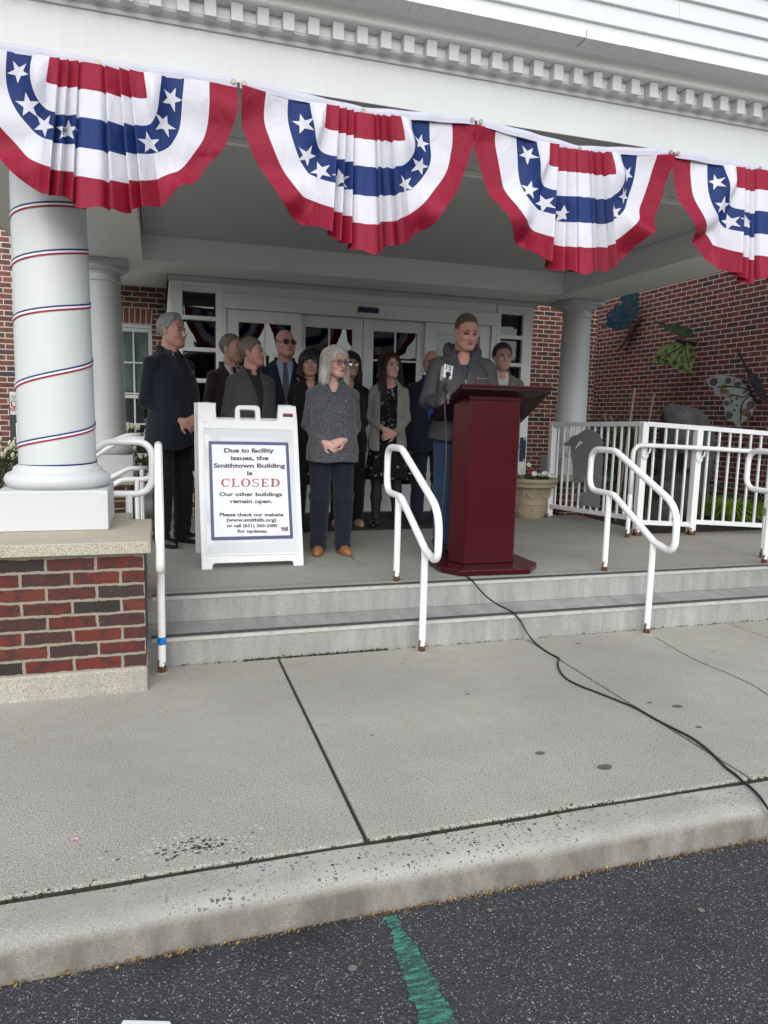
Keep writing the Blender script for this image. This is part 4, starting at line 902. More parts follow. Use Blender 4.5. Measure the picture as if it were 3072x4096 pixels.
# ------------------------------------------------------------------ implicit surfaces (numpy surface nets)
def surf_nets(f, lo, hi, h, B=6):
    lo = np.asarray(lo, float); hi = np.asarray(hi, float); n = np.ceil((hi-lo)/h/B).astype(int)*B
    nb = n//B; g = [lo[k]+h*B*(np.arange(nb[k])+.5)-h*.5 for k in range(3)]
    Cc = np.stack(np.meshgrid(*g, indexing='ij'), -1).reshape(-1, 3); dc = f(Cc)
    act = np.abs(dc) < h*B*1.3+.012
    D = np.repeat(np.repeat(np.repeat(np.where(dc < 0, -1., 1.).reshape(nb), B, 0), B, 1), B, 2).astype(np.float32)
    idx = np.argwhere(act.reshape(nb)); loc = np.stack(np.meshgrid(*[np.arange(B)]*3, indexing='ij'), -1).reshape(-1, 3)
    for s in range(0, len(idx), 1500):
        I = (idx[s:s+1500, None, :]*B+loc[None]).reshape(-1, 3); D[I[:,0], I[:,1], I[:,2]] = f(lo+I*h)
    S = D < 0
    cs = [(i, j, k) for i in (0,1) for j in (0,1) for k in (0,1)]
    sl = lambda c: tuple(slice(c[a], n[a]-1+c[a]) for a in range(3))
    cnt = sum(S[sl(c)].astype(np.int8) for c in cs); mix = (cnt > 0) & (cnt < 8)
    Ci = np.argwhere(mix); num = -np.ones(mix.shape, int); num[mix] = np.arange(len(Ci))
    val = {c: D[Ci[:,0]+c[0], Ci[:,1]+c[1], Ci[:,2]+c[2]].astype(float) for c in cs}
    acc = np.zeros((len(Ci), 3)); k_ = np.zeros(len(Ci))
    for a in range(3):
        for c in cs:
            if c[a] == 0:
                e = list(c); e[a] = 1; e = tuple(e); va, vb = val[c], val[e]; m = (va < 0) != (vb < 0)
                t = np.where(m, va/np.where(m, va-vb, 1), 0); p = np.tile(np.array(c, float), (len(Ci), 1)); p[:, a] = t
                acc += p*m[:, None]; k_ += m
    V = lo+(Ci+acc/k_[:, None])*h; F = []
    for a in range(3):
        b, c = (a+1) % 3, (a+2) % 3; A = [slice(0, -1)]*3; Z = [slice(0, -1)]*3; Z[a] = slice(1, None)
        s0 = S[:-1, :-1, :-1]; e = [slice(0, n[0]-1), slice(0, n[1]-1), slice(0, n[2]-1)]; e[a] = slice(1, n[a]); s1 = S[tuple(e)]
        P = np.argwhere(s0 != s1); P = P[(P[:, b] > 0) & (P[:, c] > 0)]
        if not len(P): continue
        flip = S[P[:,0], P[:,1], P[:,2]]
        def at(db, dc_):
            Q = P.copy(); Q[:, b] -= db; Q[:, c] -= dc_; return num[Q[:,0], Q[:,1], Q[:,2]]
        q = np.stack([at(0,0), at(1,0), at(1,1), at(0,1)], 1); q[~flip] = q[~flip][:, ::-1]; F.append(q[(q >= 0).all(1)])
    return V, np.concatenate(F)
def mesh_np(name, V, F, mats, mi=None, parent=None, smooth=True):
    me = bpy.data.meshes.new(name); me.vertices.add(len(V)); me.vertices.foreach_set('co', np.asarray(V, np.float32).ravel())
    k = F.shape[1]; me.loops.add(F.size); me.loops.foreach_set('vertex_index', F.ravel().astype(np.int32)); me.polygons.add(len(F))
    me.polygons.foreach_set('loop_start', np.arange(0, F.size, k, dtype=np.int32))
    for m in (mats if isinstance(mats, (list, tuple)) else [mats]): me.materials.append(m)
    if mi is not None: me.polygons.foreach_set('material_index', mi.astype(np.int32))
    me.polygons.foreach_set('use_smooth', np.full(len(F), smooth)); me.update(calc_edges=True); me.validate()
    o = bpy.data.objects.new(name, me); COL.objects.link(o)
    if parent is not None: o.parent = parent
    return o
def smin(a, b, k): h = np.clip(.5+.5*(b-a)/k, 0, 1); return b+(a-b)*h-k*h*(1-h)
def smax(a, b, k): return -smin(-a, -b, k)
def sph(P, c, r): return np.linalg.norm(P-np.asarray(c), axis=1)-r
def ell(P, c, r, R=None):
    q = P-np.asarray(c)
    if R is not None: q = q@R
    r = np.asarray(r, float); k0 = np.linalg.norm(q/r, axis=1); k1 = np.linalg.norm(q/(r*r), axis=1); return k0*(k0-1)/np.maximum(k1, 1e-6)
def rcone(P, a, b, ra, rb):
    a = np.asarray(a, float); ab = np.asarray(b, float)-a; t = np.clip((P-a)@ab/np.dot(ab, ab), 0, 1); return np.linalg.norm(P-a-t[:, None]*ab, axis=1)-(ra+(rb-ra)*t)
def wob(P, f, s=0): return (np.sin(P[:,0]*f+1.3*s+1.7*np.sin(P[:,2]*f*.7+s))+np.sin(P[:,1]*f*1.1+2.1*s+np.sin(P[:,0]*f*.8))+np.sin(P[:,2]*f*.9+.7*s+1.5*np.sin(P[:,1]*f*.6-s)))/3

# ------------------------------------------------------------------ plants, pot, rock, wall sculptures
def leaf_mat(name, c1, c2, rough=.5):
    t = NT(name); n = t.n('ObjectInfo').outputs['Random']; v = t.noise(t.pos(), 9, 3); f = t.noise(t.pos(), 70, 2)
    t.base(t.mix(t.math('MULTIPLY', t.math('ADD', v, f), .5), c1, c2)); t.set(rough, 0, .4)
    tl = t.n('BsdfTranslucent', ins={'Color': (c2[0]*1.4, c2[1]*1.5, c2[2], 1)}); mx = t.n('MixShader', ins={0: .25, 1: t.b.outputs[0], 2: tl.outputs[0]}); t.link(mx.outputs[0], t.out.inputs[0]); return t.m
def leaf(b, p, d, up, ln, w, fold=.25, m=0):     # small bent leaf of four faces
    d = Vector(d).normalized(); s = d.cross(Vector(up)); s = s.normalized() if s.length > 1e-4 else d.orthogonal().normalized(); u = s.cross(d); p = Vector(p)
    v = [p, p+d*ln*.45+s*w*.5+u*w*fold, p+d*ln*.5, p+d*ln*.45-s*w*.5+u*w*fold, p+d*ln-u*ln*.12]
    b.add([tuple(x) for x in v], [(0,1,2), (0,2,3), (1,4,2), (2,4,3)], m)
def rdir(q, zmin=-1.): 
    while True:
        v = Vector((q.uniform(-1,1), q.uniform(-1,1), q.uniform(-1,1)))
        if .1 < v.length < 1 and v.normalized().z >= zmin: return v.normalized()
pc = onZ(2134, 2078, 0); pc = np.array([pc[0]+.03, pc[1]+.16, 0.])
pr = [(0, 0), (.150, 0), (.158, .008), (.166, .06), (.183, .150), (.190, .156), (.188, .164), (.218, .318), (.232, .332), (.262, .338), (.270, .346), (.272, .372), (.266, .380), (.280, .386), (.290, .398), (.292, .418), (.284, .432), (.268, .434), (.258, .425), (.250, .36), (0, .36)]
M['terra'] = plain('beige moulded planter', (.33, .27, .185), .6, .10, 8, .1, 90)
pot = MB().lathe(pr, (0,0,0), 64).build('flower_pot', M['terra'], None, smooth='auto', local=True); pot.location = pc; ORG[pot] = Vector(pc)
tag(pot, 'beige moulded flower pot with garland relief between the podium and the railing', 'flower pot')
b = MB(); rad_at = lambda z: np.interp(z, [.16, .32], [.188, .219])
for k in range(8):
    a0 = -PI/2-.35+k*PI/4
    for i in range(17):
        t = i/16-.5; a = a0+t*.62; z = .290-.062*(1-(2*t)**2); r = rad_at(z)+.002
        b.lathe([(0,-.012),(.010,-.007),(.013,0),(.010,.007),(0,.012)], (r*math.cos(a)+.0, r*math.sin(a), z), 8)
    for i in range(5): 
        z = .292-.014*i; a = a0+.36; r = rad_at(z)+.001; b.lathe([(0,-.009),(.010,0),(0,.009)], (r*math.cos(a), r*math.sin(a), z), 8)
    for i in range(7):
        an = 2*PI*i/6; rr = .017 if i < 6 else 0; z = .095+rr*math.sin(an); a = a0+rr*math.cos(an)/.172; r = .173; b.lathe([(0,-.009),(.008,0),(0,.009)], (r*math.cos(a), r*math.sin(a), z), 8)
o = b.build('garland_relief', M['terra'], pot, smooth=True, local=True)
MB().lathe([(0,0),(.25,0),(.25,.02),(0,.03)], (0,0,.375), 32).build('soil', M['mulch'], pot, local=True)
LG = leaf_mat('petunia leaf', (.022,.055,.016), (.05,.11,.03)); PW = plain('white petal', (.62,.63,.62), .6, .08); PRd = plain('red petal', (.36,.012,.020), .55, .15)
def petunia(x, y, z, h, kind, label, seed, nf=4, spread=.07):
    q = random.Random(seed); root = thing('petunia', (x, y, z), label, 'flower', 'petunias planted in the pot'); b = MB(); fb = MB()
    for i in range(60):
        d = rdir(q, -.1); p = (x+q.gauss(0, spread*.5), y+q.gauss(0, spread*.5), z+q.random()*h*.7); leaf(b, p, d, (0,0,1), q.uniform(.025,.045), .018)
    for i in range(nf):
        fx, fy, fz = x+q.uniform(-1,1)*spread, y+q.uniform(-1,1)*spread-.01, z+h*q.uniform(.75,1.1); nd = Vector((q.uniform(-.6,.4), -1.+q.uniform(-.2,.5), q.uniform(.2,.9))).normalized(); s = nd.orthogonal().normalized(); u = nd.cross(s); n = 15; R = q.uniform(.022,.029)
        vs = [tuple(Vector((fx,fy,fz))-nd*.012)]+[tuple(Vector((fx,fy,fz))+(s*math.cos(2*PI*k/n)+u*math.sin(2*PI*k/n))*R*(1+.14*math.cos(5*2*PI*k/n))+nd*.004*math.sin(k*2.5)) for k in range(n)]
        fb.add(vs, [(0, 1+k, 1+(k+1) % n) for k in range(n)])
    b.build('foliage', LG, root); fb.build('blossom', PRd if kind == 'r' else PW, root, smooth=True)
for i, (dx, dy, kd, lb, nf, h) in enumerate(((-.12,-.16,'r','red petunia at the front of the beige pot',2,.10), (-.02,-.17,'w','white petunia next to the red one in the beige pot',4,.085), (.08,-.12,'w','white petunia in the middle of the beige pot',4,.085), (.16,-.05,'w','drooping white petunia on the side of the pot by the railing',3,.06), (.02,.06,'w','tall leafy white petunia at the back of the beige pot',1,.16), (-.15,.03,'w','white petunia half hidden behind the podium edge in the pot',3,.09))):
    petunia(pc[0]+dx, pc[1]+dy, .40, h, kd, lb, 50+i, nf)

# rock with plaques
k = crop(2500, 1600, 572); yk = 6.75
cT, cB = onY(*k(640, 20), yk), onY(*k(650, 1400), yk)
def rock_f(P):
    zt = cT[2]; t = np.clip(P[:,2]/zt, 0, 1)
    cx = np.interp(t, [0, .3, .55, .8, 1], [cB[0]+.0, cB[0]+.06, cB[0]+.07, cB[0]+.06, cT[0]+.02]); a = np.interp(t, [0, .2, .5, .75, .92, 1], [.40, .41, .39, .34, .25, .10]); bdep = np.interp(t, [0, .5, .9, 1], [.26, .22, .13, .05])
    q = np.sqrt((np.abs(P[:,0]-cx)/a)**2+(np.abs(P[:,1]-yk-.1)/bdep)**2)
    d = (q-1)*np.minimum(a, bdep); d = np.maximum(d, P[:,2]-zt)
    d += .038*wob(P*np.array([1.6,1,.7]), 9, 1)+.014*np.abs(wob(P, 23, 2))+.006*wob(P, 55, 3); return d*.7
V, F = surf_nets(rock_f, (cB[0]-.6, yk-.4, -.12), (cB[0]+.7, yk+.55, cT[2]+.08), .022)
def rock_mat():
    t = NT('lichen covered rock'); p = t.pos(); n = t.noise(t.map(p, (1, 1, .6)), 5, 8, .7, .8); v = t.noise(p, 30, 6, .75)
    c = t.ramp(n, [(.3, (.022,.025,.026)), (.5, (.060,.063,.060)), (.62, (.095,.092,.08)), (.75, (.05,.052,.045))]); c = t.mix(t.ramp(v, [(.60, 0), (.72, .8)]), c, (.23,.22,.18)); t.base(c); t.set(.8); t.bump(t.math('ADD', n, v), .8, .03); return t.m
rk = mesh_np('boulder', V, F, rock_mat()); tag(rk, 'tall grey boulder with a bronze plaque standing in the bed behind the railing', 'boulder')
pl = onY(*k(778, 706), yk-.24); b = MB(); tilt = np.array([0, .10, 1.]); tilt /= np.linalg.norm(tilt); PN = np.array([0, -tilt[2], tilt[1]])
w2, h2 = .105, .092
b.plate([pl-np.array([w2,0,0])-tilt*h2, pl+np.array([w2,0,0])-tilt*h2, pl+np.array([w2,0,0])+tilt*h2, pl-np.array([w2,0,0])+tilt*h2], -PN, .10); pq = b.build('plaque', plain('bronze plaque', (.075,.05,.042), .5, .2, 20, metal=.3), rk)
b = MB(); q = random.Random(2)
for r in range(6):
    x = -w2*.8
    while x < w2*.75:
        wl = q.uniform(.008,.022); c0 = pl+np.array([x,0,0])+tilt*(h2*.72-r*.026); b.plate([c0, c0+np.array([wl,0,0]), c0+np.array([wl,0,0])+tilt*.010, c0+tilt*.010], PN, .002); x += wl+.007
b.build('raised_inscription', plain('worn bronze', (.15,.11,.09), .5, .2, 20), pq)

# bamboo stakes
k = crop(2350, 1450, 300); BAM = plain('dry bamboo cane', (.25,.19,.12), .5, .35, 14)
for i, (a, c, y, r, lb) in enumerate((((1048,560),(940,1290),6.6,.0125,'thickest pale bamboo stake leaning behind the railing corner'), ((1468,700),(1360,1275),6.9,.009,'brown bamboo stake leaning beside the boulder'), ((365,1130),(402,1300),7.0,.0095,'short bamboo stake leaning left behind the railing'), ((518,1180),(535,1300),7.1,.009,'shortest upright bamboo stake behind the railing'))):
    A, B = onY(*k(*a), y), onY(*k(*c), y); D = A+(B-A)*(A[2]+.03)/(A[2]-B[2]); P = [A+(D-A)*j/24 for j in range(25)]
    tag(MB().tube(P, [r*(1.18 if j % 6 == 3 else 1) for j in range(25)], 10).build('bamboo_stake', BAM, smooth=True), lb, 'bamboo stake', 'bamboo stakes in the planting bed')
def grass_clump(name, c, R, H, n, mat, label, cat, seed, w=.007):
    q = random.Random(seed); b = MB()
    for i in range(n):
        a = q.uniform(0, 2*PI); r0 = R*.35*math.sqrt(q.random()); ln = H*q.uniform(.7, 1.25); out = q.uniform(.35, 1.)*R; P = []
        for j in range(7):
            t = j/6; P.append((c[0]+(r0+out*t**1.3)*math.cos(a+.2*t), c[1]+(r0+out*t**1.3)*math.sin(a+.2*t), c[2]+ln*(1.5*t-1.05*t*t*(.6+out/R*.6))))
        s = Vector((-math.sin(a), math.cos(a), 0)); ws = [w*(1-.85*(j/6)**2) for j in range(7)]
        vs = [tuple(Vector(p)+s*e*ww) for p, ww in zip(P, ws) for e in (-1, 1)]; b.add(vs, [(2*j, 2*j+1, 2*j+3, 2*j+2) for j in range(6)])
    return tag(b.build(name, mat), label, cat)
k = crop(2500, 1600, 572); gc = onY(*k(1250, 1440), 6.25)
grass_clump('grass_clump', (gc[0], 6.25, -.03), .46, .36, 1100, leaf_mat('yellow green grass', (.10,.20,.012), (.24,.36,.03)), 'bright yellow-green arching grass clump behind the white pickets', 'ornamental grass', 3)
def broadleaf(name, c, n, R, H, ln, mat, label, cat, seed):
    q = random.Random(seed); b = MB()
    for i in range(n):
        a = q.uniform(0, 2*PI); rr = R*math.sqrt(q.random()); p = (c[0]+rr*math.cos(a), c[1]+rr*math.sin(a), c[2]+H*q.uniform(.35, 1))
        b.tube([(c[0], c[1], c[2]), p], .003, 5); d = Vector((math.cos(a), math.sin(a), q.uniform(-.2, .35))); L = ln*q.uniform(.7, 1.2); s = d.cross(Vector((0,0,1))).normalized(); u = s.cross(d); P = Vector(p); m = []
        prof = [(0,.05),(.15,.36),(.4,.46),(.7,.30),(.9,.12),(1,.01)]
        for t, w in prof:
            for e in (-1, 0, 1): m.append(tuple(P+d.normalized()*L*t+s*e*w*L*.9+u*(abs(e)*.10*L-.25*L*t*t)))
        b.add(m, [f for j in range(5) for f in ((3*j, 3*j+1, 3*j+4, 3*j+3), (3*j+1, 3*j+2, 3*j+5, 3*j+4))])
    return tag(b.build(name, mat, smooth=True), label, cat)
hc = onY(*k(1420, 1250), 6.9); broadleaf('hosta', (hc[0], 6.95, -.03), 30, .34, .34, .15, leaf_mat('broad green leaf', (.03,.07,.025), (.07,.14,.05)), 'broad-leaved green plant growing against the brick wing behind the grass', 'plant', 4)
hc = onY(*k(1450, 1570), 5.95); broadleaf('weed', (hc[0], 5.95, -.03), 14, .12, .07, .06, leaf_mat('weed leaf', (.04,.10,.02), (.09,.18,.04)), 'small low green weed in the mulch beneath the bottom rail', 'weed', 5)
# dark bamboo foliage behind the left part of the railing
k = crop(2150, 1600, 550); q = random.Random(9); b = MB(); st_ = MB()
for i in range(26):
    u = q.uniform(830, 1330); base = onY(*k(u, 1350), q.uniform(6.6, 7.6)); base[2] = -.03; H = q.uniform(.65, 1.1); lean = (q.uniform(-.12,.12), q.uniform(-.1,.1)); P = [(base[0]+lean[0]*t, base[1]+lean[1]*t, -.03+H*t) for t in (0,.33,.66,1)]; st_.tube(P, .003, 5)
    for j in range(150):
        t = q.uniform(.2, 1.05); d = rdir(q); d.z = d.z*.5-.25; leaf(b, (base[0]+lean[0]*t+q.gauss(0,.05), base[1]+lean[1]*t+q.gauss(0,.05), -.03+H*t), d, (0,0,1), q.uniform(.08,.15), .024)
bp = thing('bamboo_plant', tuple(onY(*k(1000, 1350), 7.0)), 'dark green narrow-leaved bamboo growing behind the railing beside the bull', 'bamboo'); bp.location.z = -.03; ORG[bp].z = -.03
b.build('foliage', leaf_mat('dark bamboo leaf', (.026,.046,.020), (.085,.115,.050)), bp); st_.build('cane', BAM, bp)
# white flowering shrubs
def flowering_shrub(c, R, H, seed, label, nb=110):
    q = random.Random(seed); root = thing('flowering_shrub', tuple(c), label, 'shrub', 'white flowering shrubs in front of the brick wall'); b = MB(); f = MB(); s = MB()
    for i in range(40):
        a = q.uniform(0, 2*PI); e = (c[0]+R*.9*math.cos(a)*q.random(), c[1]+R*.9*math.sin(a)*q.random(), c[2]+H*q.uniform(.6,1)); s.tube([tuple(c), e], .005, 5)
    for i in range(1500):
        d = rdir(q, -.6); r = q.random()**.4; p = (c[0]+d.x*R*r, c[1]+d.y*R*r, c[2]+H*.5+d.z*H*.5*r); leaf(b, p, rdir(q), (0,0,1), q.uniform(.03,.06), .03)
    for i in range(nb):
        d = rdir(q, -.3); p = Vector((c[0]+d.x*R, c[1]+d.y*R, c[2]+H*.5+d.z*H*.52)); ax = (d+Vector((0,0,.8))).normalized()
        L = q.uniform(.05, .085); P = [tuple(p+ax*L*t) for t in (0,.2,.5,.8,1)]; f.tube(P, [.006,.015,.018,.014,.004], 8)
    b.build('foliage', leaf_mat('shrub leaf', (.018,.040,.014), (.05,.09,.03)), root); f.build('blossom', plain('cream bottlebrush blossom', (.55,.52,.38), .9, .25, 80, .9, 160), root, smooth=True); s.build('stem', plain('shrub stem', (.06,.045,.03), .9), root)
k = crop(0, 1000, 800, 1475)
c1 = onY(*k(20, 1640), 8.6); flowering_shrub((c1[0]-.12, 8.6, .02), .50, c1[2]+.28, 31, 'white flowering shrub left of the front column by the return box')
c2 = onY(*k(1000, 1490), 8.9); flowering_shrub((c2[0]-.10, 9.0, .0), .40, c2[2]+.27, 32, 'white flowering shrub behind the shaded back left column')
# book return cabinet
yb = 10.2; bx0 = onY(*k(62, 1040), yb)[0]; bz1 = onY(*k(70, 1035), yb)[2]; bz0 = onY(*k(85, 1505), yb)[2]
ret = thing('return_box', (bx0+.35, yb+.2, bz0), 'black framed white return cabinet partly hidden by the front column', 'return box')
MB().box(bx0, bx0+.72, yb, yb+.4, 0.0, bz1).build('cabinet', M['dark'], ret, bevel=.006)
zu = lambda v: onY(*k(90, v), yb)[2]
MB().box(bx0+.012, bx0+.70, yb-.012, yb-.001, zu(1215), zu(1045)).build('sign_panel', M['white'], ret, bevel=.003)
MB().box(bx0+.03, bx0+.68, yb-.02, yb-.0125, zu(1118), zu(1068)).build('return_slot', plain('grey slot', (.35,.36,.36), .5), ret, bevel=.004)
d_ = MB().box(bx0+.07, bx0+.70, yb-.012, yb-.001, zu(1495), zu(1275)).build('lower_door', M['frame'], ret, bevel=.003)
kn = onY(*k(112, 1390), yb); MB().lathe([(0,0),(.012,0),(.012,.01),(0,.012)], (0,0,0), 16).build('lock', plain('steel lock', (.4,.4,.4), .3, metal=1), d_, local=True).matrix_local = Matrix.Translation(Vector((kn[0], yb-.013, kn[2]))-ORG[ret]) @ Matrix.Rotation(PI/2, 4, 'X')
b = MB()
for body, xa, xb, yv, hh in (('US', 80, 162, 1158, 38), ('RET', 72, 140, 1187, 22)):
    L_, R2 = onY(*k(xa, yv), yb-.014), onY(*k(xb, yv), yb-.014); R2[2] = L_[2]; put_text(b, body, L_, R2, (0,0,1), hh*.5424*10.0/2863, (0,-.001,0), 0, .03)
b.build('lettering', plain('red vinyl', (.36,.012,.03), .5), ret)
MB().box(bx0+.05, bx0+.35, yb+.1, yb+.3, bz1+.001, onY(*k(90, 952), yb)[2]).build('cream_tray', plain('cream plastic', (.55,.52,.42), .5), ret, bevel=.02)

# metal butterflies on the brick wing
k = crop(2400, 1150, 672); XW = 7.16
def wing_mat(name, c1, c2, c3, sc1=7, ro=.6):
    t = NT(name); p = t.pos(); n = t.noise(p, sc1, 6, .65, .6); n2 = t.noise(t.map(p, loc=(4,2,1)), 11, 5, .6)
    t.base(t.mix(t.ramp(n2, [(.50, 0), (.62, 1)]), t.mix(n, c1, c2), c3)); t.set(.75, 0, .12); t.bump(n, .2, .004); return t.m
def butterfly(label, group, w1, w2, body, spots, veins, m1, m2, mb_, xoff=.22, phi=14, head=0):
    c0 = onX(*k(*[(body[0][i]+body[-1][i])/2 for i in (0,1)]), XW-xoff); root = thing('butterfly_sculpture', tuple(c0), label, 'butterfly', group)
    n1 = np.array([-.80, -.60, 0.]); v = c0-CAM; v = v/np.linalg.norm(v)
    A, B = onPlane(*k(*body[0][:2]), c0, n1), onPlane(*k(*body[-1][:2]), c0, n1); ax = (B-A)/np.linalg.norm(B-A)
    ne = np.cross(ax, v); ne /= np.linalg.norm(ne); vp_ = v-ax*np.dot(v, ax); vp_ /= np.linalg.norm(vp_); n2 = ne*math.cos(rad(phi))-vp_*math.sin(rad(phi))
    th = .006; f1 = -n1 if np.dot(n1, v) > 0 else n1
    hs_ = []
    o1 = plate_with_hole([onPlane(*k(*p), c0, n1) for p in w1], None, f1, th, 'wing', m1, root)
    P2 = [onPlane(*k(*p), c0, n2) for p in w2]
    P2 = [c0+(p-c0)*min(1, .62/np.linalg.norm(p-c0)) if np.linalg.norm(p-c0) > .62 else p for p in P2]
    o2 = plate_with_hole(P2, None, n2, th, 'wing', m2, root)
    b = MB()
    for i, (x, y, r) in enumerate(body):
        c = onPlane(x, y, c0, n1) if False else onPlane(*k(x, y), c0-v*.01, n1); R = r*.405/2863*np.dot(c-CAM, AF)
        b.lathe([(0,-R)]+[(R*math.cos(t), R*math.sin(t)) for t in np.linspace(-1.4, 1.4, 9)]+[(0,R)], tuple(c), 14)
    b.build('body', mb_, root, smooth=True)
    b = MB(); rg = MB(); s_ = np.cross(f1, np.array([0,0,1.])); s_ /= np.linalg.norm(s_); u_ = np.cross(s_, f1)
    for x, y, r in spots:
        c = onPlane(*k(x, y), c0, n1)+f1*(th+.0015); R = r*.405/2863*np.dot(c-CAM, AF)
        b.add([tuple(c+f1*.001+(s_*math.cos(2*PI*i/16)+u_*math.sin(2*PI*i/16))*R*.62) for i in range(16)], [tuple(range(16))])
        rg.tube([c+(s_*math.cos(2*PI*i/18)+u_*math.sin(2*PI*i/18))*R*.85 for i in range(18)], R*.17, 6, closed=True)
        b.plate([c+f1*.002+s_*R*e+u_*R*g for e, g in ((-.08,-.45),(.08,-.45),(.08,.4),(-.08,.4))], f1, .001, 1)
    b.build('wing_spot', [plain('spot dark', (.03,.012,.012), .7), plain('spot glint', (.13,.11,.10), .6)], o1); rg.build('spot_rim', mb_, o1, smooth=True)
    b = MB()
    for pts in veins: b.tube(catmull([onPlane(*k(*p), c0, n1)+f1*(th+.001) for p in pts], 5), .008, 6)
    b.build('wing_vein', mb_, o1, smooth=True)
    an = MB(); hd = onPlane(*k(*body[head][:2]), c0-v*.01, n1); sg_ = -1 if head == 0 else 1
    for e in (-1, 1): an.tube([hd, hd+ax*.10*sg_+s_*.03*e-v*.03, hd+ax*.19*sg_+s_*.07*e-v*.04], .0022, 5)
    an.build('antenna', mb_, root); MB().tube([c0, onX(*k(*body[len(body)//2][:2]), XW)+np.array([.0,.02,-.0])], .008, 6).build('wall_bracket', mb_, root)
G_ = 'metal butterfly sculptures on the brick wing'
db = plain('dark weathered iron', (.035,.022,.024), .5, .3, 14, metal=.4)
butterfly('turquoise-blue metal butterfly on the brick wing just under the porch beam', G_, [(385,60),(380,150),(383,230),(365,270),(345,300),(310,335),(290,390),(260,405),(165,428),(120,405),(60,380),(0,392),(55,365),(70,335),(65,285),(72,250),(100,235),(130,230),(140,190),(175,175),(205,180),(210,150),(200,110),(230,40),(310,10)],
    [(468,225),(440,245),(390,290),(335,365),(285,440),(235,520),(180,605),(125,715),(165,655),(245,560),(300,480),(350,400),(415,325),(450,275)], [(380,255,17),(358,292,17),(330,325,17),(303,355,16),(287,390,15)], [(105,275,22),(145,290,12),(190,295,11),(175,210,19),(205,240,13),(230,265,10),(275,190,13),(262,150,14),(345,205,14),(340,105,18),(235,380,18),(165,400,12),(232,122,11)], [[(318,325),(250,335),(180,340),(105,358)], [(335,300),(300,270),(260,225),(235,205)], [(350,290),(320,220),(295,150),(275,100)]],
    wing_mat('blue patina', (.004,.028,.045), (.010,.050,.068), (.010,.024,.034)), wing_mat('tan underside', (.16,.115,.09), (.22,.17,.13), (.10,.07,.06)), db)
butterfly('lime green metal butterfly on the brick wing between the other two', G_, [(800,545),(760,540),(700,548),(640,570),(590,610),(555,660),(510,738),(560,752),(615,740),(625,770),(690,760),(720,790),(745,800),(770,790),(775,830),(830,838),(885,815),(915,850),(920,885),(930,880),(905,800),(925,760),(950,660),(925,640),(930,590),(890,570),(850,555)],
    [(520,312),(580,335),(680,370),(760,365),(850,400),(885,400),(890,370),(900,375),(895,410),(930,470),(935,495),(900,500),(850,490),(780,480),(700,440),(600,380),(540,330)], [(772,512,26),(812,525,24),(850,532,24),(885,535,22),(930,540,28)], [(580,705,22),(655,735,24),(740,745,20),(805,790,24),(820,690,12),(820,740,12),(900,620,24),(920,685,19),(655,620,14),(740,582,12),(690,680,13)], [[(840,550),(770,610),(690,650),(615,720)], [(845,555),(800,640),(760,690),(725,760)], [(850,560),(850,640),(870,720),(885,790)]],
    wing_mat('green patina', (.085,.135,.038), (.14,.20,.075), (.080,.075,.018)), wing_mat('dark green patina', (.012,.028,.012), (.025,.045,.02), (.01,.015,.01)), db, .30, 60, -1)
butterfly('silver-grey and rust metal butterfly on the brick wing above the railing', G_, [(1425,940),(1380,900),(1310,880),(1230,870),(1150,872),(1045,905),(1070,960),(1125,1000),(1130,1050),(1160,1075),(1250,1078),(1230,1100),(1208,1150),(1235,1200),(1232,1260),(1260,1310),(1320,1330),(1345,1360),(1375,1390),(1395,1345),(1440,1310),(1500,1270),(1512,1220),(1535,1170),(1530,1110),(1490,1060),(1470,1000)],
    [(1345,578),(1400,680),(1460,790),(1490,830),(1550,880),(1590,940),(1640,1060),(1655,1100),(1630,1140),(1580,1090),(1530,1030),(1490,960),(1470,880),(1420,770),(1380,690)], [(1440,920,32),(1475,970,25),(1500,1010,26),(1515,1055,28),(1550,1100,32)], [(1125,930,36),(1268,920,28),(1362,955,26),(1490,1160,36),(1280,1260,30),(1467,1258,24),(1250,1142,22),(1305,1122,11),(1355,1165,10),(1328,1213,13),(1350,1100,11)], [[(1480,1010),(1380,985),(1260,975),(1160,985)], [(1490,1040),(1420,1080),(1360,1070),(1290,1060)], [(1495,1060),(1430,1110),(1400,1180),(1390,1300)]],
    wing_mat('silver patina', (.125,.155,.158), (.20,.23,.22), (.105,.050,.032), 6), wing_mat('blackened wing', (.016,.014,.018), (.03,.026,.032), (.01,.01,.012)), db, .28, 30)

# woods across the car park: seen only mirrored in the door glass
q = random.Random(77); b = MB(); tk = MB()
for i in range(46):
    a = rad(-205+230*i/45)+q.uniform(-.02,.02); R = q.uniform(27, 34); cx, cy = R*math.cos(a)*1.2, R*math.sin(a)*1.0+2; H = q.uniform(3.6, 5.4)
    if cy > 3: continue
    tk.tube([(cx, cy, ZR), (cx, cy, H*.6)], [.25, .12], 7)
    for j in range(330):
        d = rdir(q); r = q.random()**.35; p = Vector((cx+d.x*3.4*r, cy+d.y*3.4*r, H*.54+d.z*H*.5*r)); s = q.uniform(.35, .8); e = rdir(q); f_ = e.orthogonal().normalized()*s; g_ = e.cross(f_).normalized()*s*.7
        b.add([tuple(p-f_), tuple(p+g_), tuple(p+f_), tuple(p-g_)], [(0,1,2,3)])
wo_ = b.build('woods', leaf_mat('woodland leaf', (.020,.045,.012), (.055,.095,.03))); tag(wo_, 'green woods across the car park mirrored in the glass doors', 'woods', kind='stuff'); tk.build('trunk', plain('bark', (.05,.04,.03), .9), wo_)
